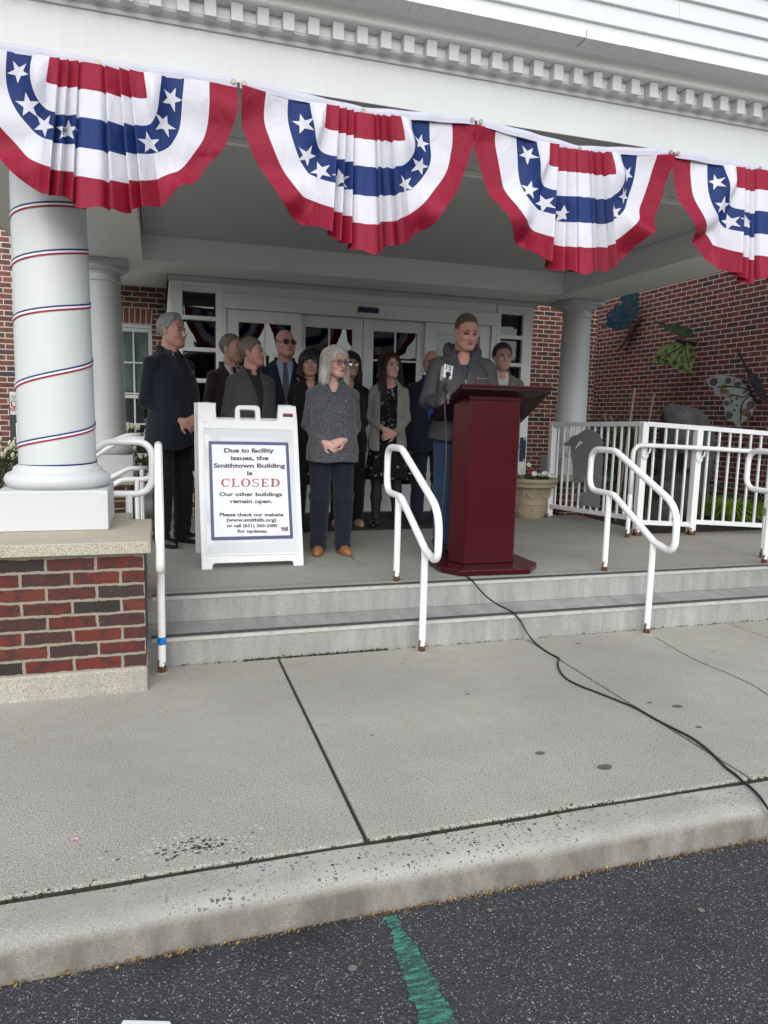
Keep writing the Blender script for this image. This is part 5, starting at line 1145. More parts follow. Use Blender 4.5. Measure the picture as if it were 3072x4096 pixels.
# dry blossoms and bits along the kerb
q = random.Random(15); b = MB()
for i in range(1500):
    x = q.uniform(-.8, 3.4); y = 1.857-abs(q.gauss(0, .008)); z = ZR+.002+abs(q.gauss(0, .004)); s = q.uniform(.003, .009); e = rdir(q); f_ = e.orthogonal().normalized()*s; g_ = e.cross(f_).normalized()*s*q.uniform(.15, .5); p = Vector((x, y, z+.002))
    b.add([tuple(p-f_), tuple(p+g_+Vector((0,0,.002))), tuple(p+f_), tuple(p-g_)], [(0,1,2,3)], q.choice((0,0,1,2)))
for i in range(70):
    x = q.uniform(-.8, 3.4); y = q.uniform(.9, 1.84); p = Vector((x, y, ZR+.005)); s = q.uniform(.003,.008); an = q.uniform(0, 6.3); f_ = Vector((math.cos(an), math.sin(an), .1))*s; g_ = Vector((-math.sin(an), math.cos(an), 0))*s*.3
    b.add([tuple(p-f_), tuple(p+g_), tuple(p+f_), tuple(p-g_)], [(0,1,2,3)], q.choice((0,1,2)))
for i in range(60):
    x = q.uniform(-.05, 4.2); y = 3.80-abs(q.gauss(0, .10)); p = Vector((x, y, ZS+.004)); s = q.uniform(.003,.008); an = q.uniform(0, 6.3); f_ = Vector((math.cos(an), math.sin(an), .1))*s; g_ = Vector((-math.sin(an), math.cos(an), 0))*s*.35
    b.add([tuple(p-f_), tuple(p+g_), tuple(p+f_), tuple(p-g_)], [(0,1,2,3)], q.choice((0,3,3)))
tag(b.build('litter', [plain('brown bits', (.16,.085,.035), .9), plain('straw bits', (.30,.19,.08), .9), plain('yellow bits', (.34,.24,.06), .9), plain('dark bits', (.05,.035,.025), .9)]), 'dry brown blossoms gathered along the foot of the kerb', 'litter', kind='stuff')
pp_ = onZ(*crop(0,3072,1024)(485,460), ZS+.004); b = MB(); b.add([tuple(pp_+np.array([.011*math.cos(t), .008*math.sin(t), .002*math.sin(3*t)])) for t in np.linspace(0, 2*PI, 11)[:-1]], [tuple(range(10))])
tag(b.build('petal', plain('pink petal', (.62,.30,.42), .6)), 'single pink petal lying on the sidewalk', 'petal')
# moss in the joint under the bottom step
q = random.Random(21); b = MB()
for i in range(900):
    x = q.uniform(.42, 1.25) if i % 3 else q.uniform(0, 4.2); p = Vector((x, 3.828+q.uniform(-.012,.004), ZS+.001+abs(q.gauss(0,.004)))); s = q.uniform(.003,.007); e = rdir(q); f_ = e.orthogonal().normalized()*s; g_ = e.cross(f_).normalized()*s
    b.add([tuple(p-f_), tuple(p+g_), tuple(p+f_), tuple(p-g_)], [(0,1,2,3)])
for i in range(1300):
    x = q.uniform(-.9, 3.6); g = .5+.5*math.sin(x*3.1)*math.sin(x*7.7+1)
    if q.random() > g*.9+.1: continue
    p = Vector((x, 2.036+q.gauss(0, .008), ZS-.006+abs(q.gauss(0, .004)))); s = q.uniform(.002,.006); e = rdir(q); f_ = e.orthogonal().normalized()*s; g_ = e.cross(f_).normalized()*s
    b.add([tuple(p-f_), tuple(p+g_), tuple(p+f_), tuple(p-g_)], [(0,1,2,3)])
tag(b.build('moss', plain('moss', (.035,.040,.012), .95)), 'dark moss and grit in the joints below the bottom step and behind the kerb', 'moss', kind='stuff')

# ------------------------------------------------------------------ people
def rotm(y, p=0, t=0):
    y, p, t = rad(y), rad(p), rad(t)
    Rz = np.array([[math.cos(y), -math.sin(y), 0], [math.sin(y), math.cos(y), 0], [0, 0, 1]]); Rx = np.array([[1,0,0],[0,math.cos(p),-math.sin(p)],[0,math.sin(p),math.cos(p)]]); Ry = np.array([[math.cos(t),0,math.sin(t)],[0,1,0],[-math.sin(t),0,math.cos(t)]])
    return Rz@Rx@Ry
def skin_mat(name, col):
    t = NT(name); o = t.obj(); n = t.noise(o, 26, 4); f = t.noise(o, 140, 3)
    c = t.mix(t.ramp(n, [(.4, 0), (.7, 1)]), col, (col[0]*1.05, col[1]*.78, col[2]*.74)); c = t.mix(t.math('MULTIPLY', f, .3), c, [k_*.72 for k_ in col]); t.base(c); t.set(.5, 0, .4)
    t.b.inputs['Subsurface Weight'].default_value = .12; t.b.inputs['Subsurface Radius'].default_value = (.012, .004, .002); t.bump(f, .15, .002); return t.m
SK = [skin_mat('fair skin', (.50, .30, .24)), skin_mat('ruddy skin', (.52, .295, .235)), skin_mat('light skin', (.56, .36, .295)), skin_mat('tan skin', (.44, .27, .205))]
LIP = plain('lips', (.30, .105, .095), .45, .1); BROWS = {}
LASH = plain('lash line', (.075, .042, .034), .7, .1); EYEW = plain('eye white', (.58, .55, .52), .25, .05); IRIS = plain('iris', (.03, .025, .02), .15, .1); TEETH = plain('teeth', (.55, .52, .46), .3, .05)
def hair_mat(name, c1, c2, rough=.5):
    t = NT(name); o = t.obj(); n = t.noise(t.map(o, (1, 1, .12)), 130, 3, .6, .3); g = t.noise(t.map(o, (1, 1, .3)), 16, 3)
    t.base(t.mix(t.math('ADD', t.math('MULTIPLY', n, .7), t.math('MULTIPLY', g, .35)), c1, c2)); t.set(rough, 0, .4); t.bump(n, .6, .006); return t.m
HAIR = {'grey': hair_mat('grey hair', (.10,.095,.09), (.34,.33,.32)), 'ash': hair_mat('ash brown grey hair', (.055,.045,.036), (.21,.18,.15)), 'white': hair_mat('silver white hair', (.30,.28,.25), (.66,.63,.57)), 'black': hair_mat('black hair', (.006,.006,.007), (.022,.02,.02), .4), 'brown': hair_mat('dark brown wavy hair', (.014,.009,.007), (.065,.036,.022), .45), 'dark': hair_mat('dark short hair', (.012,.009,.008), (.04,.03,.025)), 'buzz': hair_mat('cropped brown hair', (.05,.036,.026), (.12,.09,.07))}
BROW = {'grey': plain('grey brow', (.12,.09,.078), .8), 'dark': plain('dark brow', (.03,.02,.016), .8), 'brown': plain('brown brow', (.085,.05,.038), .8)}
def heather():
    t = NT('grey heather fleece'); o = t.obj(); n = t.noise(t.map(o, (40, 40, 190)), 2.2, 4, .75, .6)
    t.base(t.ramp(n, [(.36, (.014,.015,.017)), (.50, (.060,.064,.070)), (.64, (.19,.20,.21))])); t.set(.95, 0, .15); t.b.inputs['Sheen Weight'].default_value = .25; t.bump(n, .35, .004); return t.m
def knit():
    t = NT('pale grey knit'); o = t.obj(); x = t.sep(o)
    w = t.math('SINE', t.math('MULTIPLY', t.math('ADD', x[0], t.math('MULTIPLY', x[1], .7)), 520.)); n = t.noise(o, 30, 4); t.base(t.mix(n, (.20,.195,.185), (.33,.325,.31))); t.set(.95, 0, .15); t.bump(t.math('ADD', t.math('MULTIPLY', w, .5), n), .5, .005); return t.m
def floral():
    t = NT('black floral print'); o = t.obj(); v = t.voro(t.map(o, (1, 1, 1)), 21); r = t.sep(v.outputs['Color']); d = v.outputs['Distance']
    ring = t.math('MULTIPLY', t.math('LESS_THAN', t.math('ABSOLUTE', t.math('SUBTRACT', d, .27)), .10), t.math('GREATER_THAN', r[0], .58)); dots = t.voro(t.map(o, loc=(3,1,7)), 60); ds = t.math('MULTIPLY', t.math('LESS_THAN', dots.outputs['Distance'], .22), t.math('GREATER_THAN', t.sep(dots.outputs['Color'])[0], .86)); brk = t.math('GREATER_THAN', t.noise(o, 120, 2), .5)
    t.base(t.mix(t.math('MAXIMUM', t.math('MULTIPLY', ring, brk), ds), (.008,.008,.009), (.34,.32,.30))); t.set(.85, 0, .2); return t.m
def striped(name, c1, c2, period, ang=0.):
    t = NT(name); o = t.obj(); x = t.sep(o); s = t.math('SINE', t.math('MULTIPLY', t.math('ADD', x[0], t.math('MULTIPLY', x[2], ang)), 2*PI/period)); t.base(t.mix(t.math('GREATER_THAN', s, .55), c1, c2)); t.set(.7, 0, .25); return t.m
def suit(name, col): return cloth(name, col, .85, .22, 700, .12, fold=.35)
CL = {'navy': suit('navy suiting', (.010,.013,.026)), 'ink': suit('ink navy suiting', (.0075,.009,.018)), 'brown': suit('dark brown suiting', (.020,.014,.012)), 'grey': suit('grey blazer wool', (.060,.060,.060)), 'blk': suit('black trouser cloth', (.0055,.0055,.007)), 'navpant': suit('navy stretch trousers', (.008,.011,.022)), 'tan': suit('taupe blazer wool', (.150,.130,.105)), 'hood': cloth('grey windbreaker', (.062,.060,.066), .5, .12, 400, fold=.55), 'jean': suit('blue denim', (.020,.048,.095)), 'slate': cloth('slate shirt', (.05,.065,.085), .8), 'shirtw': cloth('white shirt', (.52,.52,.50), .7), 'shirtb': cloth('pale blue shirt', (.30,.38,.52), .7), 'royal': cloth('royal blue shirt', (.012,.045,.26), .65), 'dkblue': cloth('dark blue grey shirt', (.030,.038,.052), .8), 'pin': striped('dark pinstripe shirt', (.010,.011,.014), (.055,.055,.06), .012), 'tie': striped('striped tie', (.012,.016,.030), (.26,.26,.29), .022, -1.2), 'tied': plain('dark tie', (.010,.011,.014), .6), 'heather': heather(), 'knit': knit(), 'floral': floral(), 'tight': plain('sheer black tights', (.014,.012,.012), .6), 'shoe': plain('black leather shoe', (.008,.008,.009), .3, .2), 'moc': plain('tan moccasin leather', (.30,.135,.045), .55, .15, 30, .2, 200), 'navyshoe': plain('navy trainer', (.012,.014,.022), .6), 'nude': plain('nude flat shoe', (.36,.24,.15), .5), 'sole': plain('white rubber sole', (.5,.5,.48), .6)}
EYE_Z, FR_ = .0, plain('dark spectacle frame', (.012,.011,.012), .3)
def lens_mat(name, op):
    t = NT(name); tr = t.n('BsdfTransparent', ins={'Color': (1-op, 1-op, 1-op, 1)}); g = t.n('BsdfGlossy', ins={'Roughness': .03, 'Color': (.9,.95,1,1)}); mx = t.n('MixShader', ins={0: .10, 1: tr.outputs[0], 2: g.outputs[0]}); t.link(mx.outputs[0], t.out.inputs[0]); return t.m
LENS = {'dark': lens_mat('tinted lens', .82), 'clear': lens_mat('clear lens', .10)}

def person(label, x, y, H, yaw, hy, sp, pitch=0, tilt=0):
    s = H/1.75; q = random.Random(int(x*1000)+7); ph = q.uniform(0, 6)
    g = sp.get; w, dp, belly = g('w', 1.), g('d', 1.), g('belly', 0.); fem = g('fem', False)
    Rh = rotm(hy-yaw, pitch, tilt); piv = np.array([0, .025, 1.50]); hc = piv+Rh@np.array([0, -.030, .135]); hs = g('hs', 1.0)
    toH = lambda P: ((P-hc)@Rh)/hs
    fromH = lambda v: hc+Rh@(np.asarray(v, float)*hs)
    sw = (.152 if fem else .168)*w
    Sh = {e: np.array([e*sw, .015, 1.362 if fem else 1.372]) for e in (-1, 1)}; af = .86 if fem else 1.
    po = g('pose', 'clasp')
    if po == 'clasp': El = {e: np.array([e*(sw+.038), .045, 1.105]) for e in (-1, 1)}; Wr = {-1: np.array([-.085, -.150-belly*.9, .965]), 1: np.array([.078, -.142-belly*.9, .985])}
    elif po == 'cross': El = {e: np.array([e*(sw+.034), .03, 1.10]) for e in (-1, 1)}; Wr = {-1: np.array([-.045, -.165, 1.00]), 1: np.array([.060, -.150, .955])}
    elif po == 'desk': El = {-1: np.array([-.255, -.02, 1.125]), 1: np.array([.235, -.03, 1.125])}; Wr = {-1: np.array([-.150, -.225, 1.105]), 1: np.array([.150, -.235, 1.105])}
    else: El = {e: np.array([e*(sw+.04), .03, 1.13]) for e in (-1, 1)}; Wr = {e: np.array([e*(sw+.05), -.03, .87]) for e in (-1, 1)}
    Hd = {}
    for e in (-1, 1):
        f = (Wr[e]-El[e]); f /= np.linalg.norm(f)
        if po in ('clasp', 'cross'):
            d = np.array([-e*.80, -.30, -.42]) if e < 0 else np.array([-.86, -.34, -.25]); n = np.array([0, -1., .15])
            if e < 0: Hd[e] = (Wr[e], d, n, 1)
            else: Hd[e] = (Wr[e]+np.array([0, -.012, .0]), d, n, -1)
        elif po == 'desk': Hd[e] = (Wr[e], np.array([-e*.35, -.9, -.2]), np.array([0, -.25, 1.]), -e)
        else: Hd[e] = (Wr[e], np.array([0, -.12, -1.]), np.array([e, -.1, 0.]), e)
    # ---------------- body surface: head, neck, trunk, limbs, hands
    def head(P):
        p = toH(P); ax = p.copy(); ax[:,0] = np.abs(ax[:,0]); jw = g('jaw', 1.)
        d = ell(p, (0, .016, .030), (.076, .096, .091))
        d = smin(d, ell(p, (0, -.022, -.032), (.064*jw, .070, .088)), .03)
        d = smin(d, rcone(ax, (.052*jw, .0, -.055), (.022, -.066, -.098), .021, .024), .03)
        d = smin(d, sph(p, (0, -.074, -.099), .021*g('chin', 1.)), .022)
        d = smin(d, sph(ax, (.037, -.060, -.030), .027*g('cheek', 1.)), .022)
        d = smin(d, rcone(ax, (.048, -.068, .019), (.010, -.086, .014), .012, .011), .014)
        d = smax(d, -sph(ax, (.0315, -.104, -.003), .0185), .012)
        d = smin(d, sph(ax, (.0315, -.0755, -.003), .0128), .003)
        d = smin(d, rcone(ax, (.044, -.0775, .0035), (.018, -.086, .0055), .0042, .0042), .004)
        d = smin(d, rcone(ax, (.042, -.0760, -.0125), (.020, -.083, -.0125), .0040, .0040), .006)
        ns = g('nose', 1.)
        d = smin(d, rcone(p, (0, -.086, .006), (0, -.086-.027*ns, -.034), .0088, .0125), .010)
        d = smin(d, sph(ax, (.0115, -.096, -.039), .0088), .006)
        d = smin(d, ell(p, (0, -.081, -.067), (.026, .016, .017)), .014)
        d = smin(d, rcone(ax, (.004, -.0965, -.0615), (.023, -.0875, -.0655), .0048, .003), .005)
        d = smin(d, rcone(ax, (.0, -.0955, -.0755), (.021, -.0865, -.0705), .0058, .003), .005)
        sm = g('smile', 0.)
        d = smax(d, -rcone(ax, (.0, -.100, -.0690), (.025, -.0890, -.0675+.006*sm), .0026+.0022*sm, .0016), .002)
        if sm > .5: d = np.minimum(d, ell(p, (0, -.0865, -.0685), (.019, .006, .0042)))
        if sm: d = smin(d, sph(ax, (.040, -.066, -.040), .018), .012); d = smax(d, -rcone(ax, (.024, -.098, -.043), (.037, -.086, -.068), .004, .003), .006)
        d = smax(d, -rcone(ax, (.020, -.100, -.045), (.030, -.088, -.062), .0026, .0018), .006)
        e1 = ell(ax, (.080, .012, -.012), (.010, .020, .034), rotm(12, 0, 10)); e1 = smax(e1, -ell(ax, (.088, .006, -.010), (.006, .010, .020)), .004); d = smin(d, e1, .006)
        return d*hs
    def hand(P, wr, dv, nv, side):
        dv = dv/np.linalg.norm(dv); nv = nv-dv*np.dot(nv, dv); nv /= np.linalg.norm(nv); sv = np.cross(dv, nv)*side; k = .90 if fem else 1.
        d = ell(P, wr+dv*.048*k, (.052*k, .040*k, .017*k), np.stack([dv, sv, nv], 1)); d = smin(d, rcone(P, wr-dv*.01, wr+dv*.03, .024*k, .026*k), .02)
        for i, (o, L) in enumerate(((-.030, .82), (-.010, .97), (.011, 1.), (.031, .92))):
            p0 = wr+dv*(.086 if i else .078)*k+sv*o*k; a = rad(18+5*i); seg = p0
            for j, l in enumerate((.040, .026, .021)):
                dd = dv*math.cos(a)-nv*math.sin(a); e = seg+dd*l*L*k; d = smin(d, rcone(P, seg, e, (.0092-.0009*j)*k, (.0086-.0009*j)*k), .004); seg = e; a += rad(32)
        t0 = wr+dv*.020*k+sv*.030*k; t1 = t0+(dv*.60+sv*.62-nv*.25)*.042*k; t2 = t1+(dv*.85+sv*.25-nv*.3)*.034*k
        d = smin(d, rcone(P, t0, t1, .0125*k, .0105*k), .012); return smin(d, rcone(P, t1, t2, .0102*k, .0085*k), .004)
    nr = g('neck', 1.); chest = not (g('top', 'suit') == 'suit')
    def body(P):
        d = head(P); d = smin(d, rcone(P, fromH((0, .022, -.075)), (0, .040, 1.435), .053*nr, .062*nr), .022)
        if chest: d = smin(d, ell(P, (0, .012, 1.385), (.100, .066, .070)), .03)
        if not fem: d = smin(d, rcone(P, fromH((0, -.046, -.112)), (0, -.016, 1.475), .012, .012), .03)
        d = smin(d, rcone(P, (0, .02, 1.42), (0, .02, 1.0), .075, .085), .03); d = smin(d, rcone(P, (-.10, .02, 1.365), (.10, .02, 1.365), .04, .04), .03)
        for e in (-1, 1):
            d = smin(d, rcone(P, (e*.10, .02, 1.365), Sh[e], .04, .034), .02); d = smin(d, rcone(P, Sh[e], El[e], .036, .030), .02); d = smin(d, rcone(P, El[e], Wr[e], .030, .024), .012)
            d = np.minimum(d, hand(P, *Hd[e])) if po == 'clasp' else smin(d, hand(P, *Hd[e]), .004)
            lr = 1. if not g('bare') else 1.25
            d = smin(d, rcone(P, (e*.05, .02, 1.0), (e*.088, .01, .88), .07, .060), .03); d = smin(d, rcone(P, (e*.088, .01, .88), (e*.10, -.005, .49), .058, .042*lr), .02); d = smin(d, rcone(P, (e*.10, -.005, .49), (e*.104, .02, .30), .042*lr, .046*lr), .02); d = smin(d, rcone(P, (e*.104, .02, .30), (e*.105, .02, .075), .046*lr, .030*lr), .02)
            d = smin(d, rcone(P, (e*.105, .02, .06), (e*.115, -.11, .032), .030, .026), .02)
        return np.maximum(d, .006-P[:,2])
    V, F = surf_nets(body, (-.45, -.42, -.01), (.45, .30, 1.80), .0056)
    c = V[F].mean(1); p = toH(c); ax = np.abs(p[:,0]); mi = np.zeros(len(F), int)
    mi[(ax > .012) & (ax < .052) & (p[:,1] < -.055) & (np.abs(p[:,2]-(.0215-.10*(ax-.030)**2*30-.004*(ax > .042))) < np.where(ax > .040, .0032, .0044))] = 2
    ed = np.sqrt((ax-.0315)**2+(p[:,1]+.0755)**2+(p[:,2]+.003)**2); ey = (ed < .0142) & (p[:,1] < -.080) & (np.abs(p[:,2]+.0042) < (.0052 if not g('shut') else .0006))
    mi[(np.hypot(ax-.0315, (p[:,2]+.003)*1.7) < .0195) & (p[:,1] < -.072) & (p[:,2] > -.004) & (p[:,2] < .0085)] = 7
    if g('shut'): mi[(np.abs(ax-.0315) < .0135) & (p[:,1] < -.074) & (np.abs(p[:,2]+.0075) < .0030)] = 7
    mi[ey] = 3; mi[ey & (np.abs(p[:,0]-np.sign(p[:,0])*.0315-.002) < .0068)] = 4
    mi[(ax < .024) & (p[:,1] < -.080) & (p[:,2] > -.0800) & (p[:,2] < -.0600-.08*ax)] = 1
    if g('smile', 0) > .5: mi[(ax < .0175) & (p[:,1] < -.078) & (np.abs(p[:,2]+.0683-.08*ax*ax*30) < .0030)] = 5
    if g('bare'): mi[c[:,2] < .7] = 6
    root = mesh_np('person', V*s, F, [SK[g('skin', 0)], LIP, BROW[g('brow', 'brown')], EYEW, IRIS, TEETH, CL['tight'], LASH], mi)
    root.location = (x, y, 0); root.rotation_euler = (0, 0, rad(yaw)); tag(root, label, 'person')
    # ---------------- clothing
    top = g('top', 'suit'); zs = [.70, .78, .90, 1.00, 1.10, 1.20, 1.30, 1.375, 1.43, 1.49]
    if fem: A = [.186, .186, .178, .160, .152, .158, .160, .140, .095, .07]; Bd = [.135, .137, .130, .118, .116, .140, .128, .100, .075, .06]
    else: A = [.184, .185, .181, .170, .166, .173, .178, .156, .100, .07]; Bd = [.130, .130, .128, .122, .122, .130, .128, .105, .078, .06]
    A = np.array(A)*w; Bd = np.array(Bd)*dp; YC = np.array([.01, .01, .005, -.0, -.0, 0, .008, .018, .026, .03])
    if g('flat_hip') and not fem: A[:3] *= .96
    YC = YC-belly*np.array([.15, .35, .8, 1., .9, .55, .2, 0, 0, 0]); Bd = Bd+belly*np.array([.1, .3, .8, 1., .9, .5, .15, 0, 0, 0]); A = A+belly*np.array([.1, .3, .5, .6, .5, .3, .1, 0, 0, 0])
    zz = np.linspace(zs[0], zs[-1], 90); ker = np.ones(11)/11
    sm_ = lambda v: np.convolve(np.pad(np.interp(zz, zs, v), 5, mode='edge'), ker, 'valid')
    A_, B_, Y_ = sm_(A), sm_(Bd), sm_(YC)
    def torso(P, off=0., nexp=2.4, az=1.):
        a = np.interp(P[:,2], zz, A_)+off; b_ = np.interp(P[:,2], zz, B_)+off; yc = np.interp(P[:,2], zz, Y_)
        qq = ((np.abs(P[:,0])/a)**nexp+(np.abs(P[:,1]-yc)/b_)**nexp)**(1/nexp); return (qq-1)*np.minimum(a, b_)*.9
    def sleeves(P, d, r0, r1, r2, k=.03, cuff=.0):
        for e in (-1, 1):
            f = (Wr[e]-El[e]); L = np.linalg.norm(f); f = f/L; end = Wr[e]-f*cuff; E_ = El[e]
            cr_ = .0035*np.sin((P-E_)@np.array([30., 40., 95.])+ph)*np.exp(-(np.linalg.norm(P-E_, axis=1)/.11)**2)
            arm = rcone(P, Sh[e], E_, r0, r1); arm = smin(arm, smax(rcone(P, E_, end, r1, r2), (P-end)@f, .006), .02)+cr_
            d = smin(d, arm, k)
        return d
    fn = lambda P, a=.0035: a*wob(P*np.array([1, 1, .55]), 26, ph)+a*.6*wob(P*np.array([1,1,.8]), 61, ph+2)
    def add(name, f, lo, hi, h, mat, mi_fn=None, lab=None, parent=root):
        V, F = surf_nets(f, lo, hi, h)
        m_ = mi_fn(V[F].mean(1)) if mi_fn else None
        o = mesh_np(name, V*s, F, mat, m_, parent)
        if lab: o['label'] = lab
        return o
    hem = g('hem', .76); zV = g('vneck', 1.14); zn = 1.475; vw = g('vw', .078)
    if top in ('suit', 'cardigan'):
        opn = g('open', 0.)
        def jacket(P):
            d = torso(P, .010); fl_ = np.clip((1.0-P[:,2])/.3, 0, 1)*.012; d = d-fl_
            for e in (-1, 1): d = smin(d, rcone(P, (e*.045, .022, 1.440), Sh[e]+np.array([0, 0, .004]), .044, .056*af), .03)
            d = sleeves(P, d, .061*af, .053*af, .045 if top == 'suit' else .046, .012, .012)
            d = d+fn(P, .0032 if top == 'suit' else .006)
            front = P[:,1] < np.interp(P[:,2], zz, Y_)-.03; wv = np.maximum(vw*(P[:,2]-zV)/(zn-zV), opn); axx = np.abs(P[:,0])
            if top == 'suit':
                lapw = .052*np.clip((P[:,2]-zV)/(.20), 0, 1); lap = front & (axx > wv-.004) & (axx < wv+lapw) & (P[:,2] > zV) & (P[:,2] < 1.455); d = d-np.where(lap, .0055, 0)
                d = d+np.where(front & (P[:,2] <= zV), .006*np.exp(-((P[:,0]-.012)/.0045)**2), 0)
                pk = front & (np.abs(axx-.105) < .055) & (np.abs(P[:,2]-.93) < .012); d = d-np.where(pk, .004, 0)
            d = np.where(front | (P[:,1] < -.02), smax(d, wv-axx, .004), d)
            d = smax(d, hem-P[:,2]+.02*np.sin(P[:,0]*14), .008); d = smax(d, P[:,2]-1.500-.020*np.clip((P[:,1]+.02)/.05, 0, 1), .006); d = smax(d, -rcone(P, (0, .028, 1.52), (0, .032, 1.40), .066, .060), .006)
            return d
        add('jacket' if top == 'suit' else 'cardigan', jacket, (-.46, -.36, hem-.03), (.46, .24, 1.54), .0078, CL[g('c1')])
        if g('inner') == 'dress':
            def dress(P):
                d = torso(P, -.006); a = np.interp(P[:,2], [.48, .60, .80, 1.02], [.235, .215, .185, .150]); b_ = np.interp(P[:,2], [.48, .60, .80, 1.02], [.185, .165, .140, .11]); an = np.arctan2(P[:,1], P[:,0]); a2 = 1+.045*np.sin(9*an+ph)*np.clip((1-P[:,2])/.5, 0, 1)
                sk = (np.sqrt((P[:,0]/a)**2+((P[:,1]-.005)/b_)**2)/a2-1)*.13; d = np.where(P[:,2] < 1.02, smin(sk, d+np.clip(1.02-P[:,2], 0, 1)*.5, .02), d)
                d = smax(d, .50-P[:,2]+.012*np.sin(an*5), .006); return smax(d, P[:,2]-1.44+.9*np.clip(-P[:,1]-.02, 0, .08), .006)
            add('dress', dress, (-.30, -.26, .45), (.30, .26, 1.48), .0078, CL['floral'])
            bt = MB()
            for i in range(7):
                zb_ = 1.36-i*.055; yb_ = np.interp(zb_, zz, Y_)-(np.interp(zb_, zz, B_)-.006)-.002; bt.lathe([(0,-.004),(.006,-.002),(.007,.001),(0,.004)], (.0, yb_, zb_), 10)
            bt.v = [tuple(np.array(v)*s) for v in bt.v]; bt.build('button', plain('pearl button', (.35,.33,.30), .3), root, smooth=True, local=True)
        else:
            def shirt(P):
                d = torso(P, -.004); d = smax(d, 1.06-P[:,2], .01); d = smax(d, P[:,2]-1.48, .006)
                r_ = np.linalg.norm(P[:,:2]-np.array([0, .026-.012*0]), axis=1); zc = 1.486+.30*(P[:,1]-.026); co = np.maximum(np.abs(r_-.068-.10*(1.512-P[:,2]))-.0035, np.abs(P[:,2]-zc)-.021); co = np.where((np.abs(P[:,0]) < .010+ .6*np.clip(1.50-P[:,2], 0, .04)) & (P[:,1] < 0), np.maximum(co, .004), co)
                return np.minimum(d, co)
            add('shirt', shirt, (-.24, -.30, 1.02), (.24, .20, 1.54), .0065, CL[g('c2')])
            if g('tie'):
                def tie(P):
                    wt = np.interp(P[:,2], [1.08, 1.40, 1.445, 1.47], [.038, .021, .016, .021]); d = np.maximum(np.abs(torso(P, .001))-.0055, np.abs(P[:,0])-wt); d = smax(d, P[:,2]-1.475, .004); d = smax(d, 1.06-P[:,2], .004)
                    return np.maximum(d, P[:,1]+.02)
                add('tie', tie, (-.06, -.32, 1.03), (.06, .0, 1.50), .0055, CL[g('tie')])
    else:
        hood = top == 'hoodie'
        def pull(P):
            d = torso(P, .014 if hood else .010)
            for e in (-1, 1): d = smin(d, rcone(P, (e*.045, .022, 1.436), Sh[e], .048, .058*af), .03)
            d = sleeves(P, d, .066 if hood else .061*af, .060 if hood else .054*af, .044 if hood else .042, .024, .010)+fn(P, .0075 if hood else .0045)
            if hood: d = d-.010*np.clip(1-np.abs(P[:,2]-.86)/.10, 0, 1)
            fr = P[:,1] < -.01; vv = np.clip((P[:,2]-g('zip', 1.30))/(1.475-g('zip', 1.30)), 0, 1.3)*.055; d = np.where(fr, smax(d, vv*(P[:,2] > g('zip', 1.30))-np.abs(P[:,0])-.0 - np.where(P[:,2] <= g('zip', 1.30), 9., 0), .004), d)
            d = smax(d, hem-P[:,2]+.006*np.sin(P[:,0]*20), .010); d = smax(d, P[:,2]-1.50, .008); return smax(d, -rcone(P, (0, .028, 1.54), (0, .032, 1.42), .066, .060), .006)
        pull_o = add('windbreaker' if hood else 'pullover', pull, (-.46, -.36, hem-.03), (.46, .24, 1.55), .0078, CL[g('c1')])
        def inner(P):
            d = torso(P, -.002); d = smax(d, 1.2-P[:,2], .01); d = smax(d, P[:,2]-1.462+1.25*np.clip(.0-P[:,1], 0, .075), .006)
            r_ = np.linalg.norm(P[:,:2]-np.array([0, .026]), axis=1); co = np.maximum(np.abs(r_-.070-.28*(1.505-P[:,2]))-.0045, np.abs(P[:,2]-1.482-.25*(P[:,1]-.026))-.024); co = np.where((np.abs(P[:,0]) < .012+.8*np.clip(1.50-P[:,2], 0, .05)) & (P[:,1] < 0), np.maximum(co, .004), co); return np.minimum(d, co)
        add('shirt', inner, (-.24, -.30, 1.16), (.24, .20, 1.54), .0065, CL[g('c2')])
        def coll(P):       # stand-up collar or the folded hood
            if hood:
                an = np.arctan2(P[:,0], P[:,1]-.03); rr = np.hypot(P[:,0], P[:,1]-.03); zc = np.interp(np.abs(an), [0, 1.2, 2.4, 3.14], [1.490, 1.500, 1.440, 1.375]); R0 = np.interp(np.abs(an), [0, 1.2, 2.4, 3.14], [.110, .112, .100, .105]); d = np.hypot(rr-R0, (P[:,2]-zc)*.72)-np.interp(np.abs(an), [0, 1.3, 2.5, 3.14], [.044, .036, .026, .014])
                d = d+.004*np.sin(an*9+ph); return np.where(np.abs(an) > 2.62, d+.02, d)
            an = np.arctan2(P[:,0], P[:,1]-.026); rr = np.hypot(P[:,0], P[:,1]-.026); zc = np.interp(np.abs(an), [0, 1.8, 3.14], [1.50, 1.485, 1.44]); d = np.hypot(np.maximum(np.abs(P[:,2]-zc)-.018, 0), rr-.080-.25*(1.50-P[:,2]))-.007; return np.where(np.abs(an) > 2.55, d+.03, d)
        add('hood' if hood else 'collar', coll, (-.20, -.20, 1.33), (.20, .24, 1.62), .0065, CL[g('c1')])
        zp = MB(); zq = []
        for z_ in np.linspace(g('zip', 1.30)-.10 if hood else g('zip', 1.30)-.012, g('zip', 1.30)+.005, 6): zq.append((.0, float(np.interp(z_, zz, Y_)-np.interp(z_, zz, B_)-(.026 if hood else .017)), float(z_)))
        zp.tube([tuple(np.array(v)*s) for v in zq], .004, 6); zp.build('zip', plain('steel zip', (.35,.35,.36), .4, metal=.6), root, local=True)
        em = MB(); ze = 1.275 if hood else 1.30
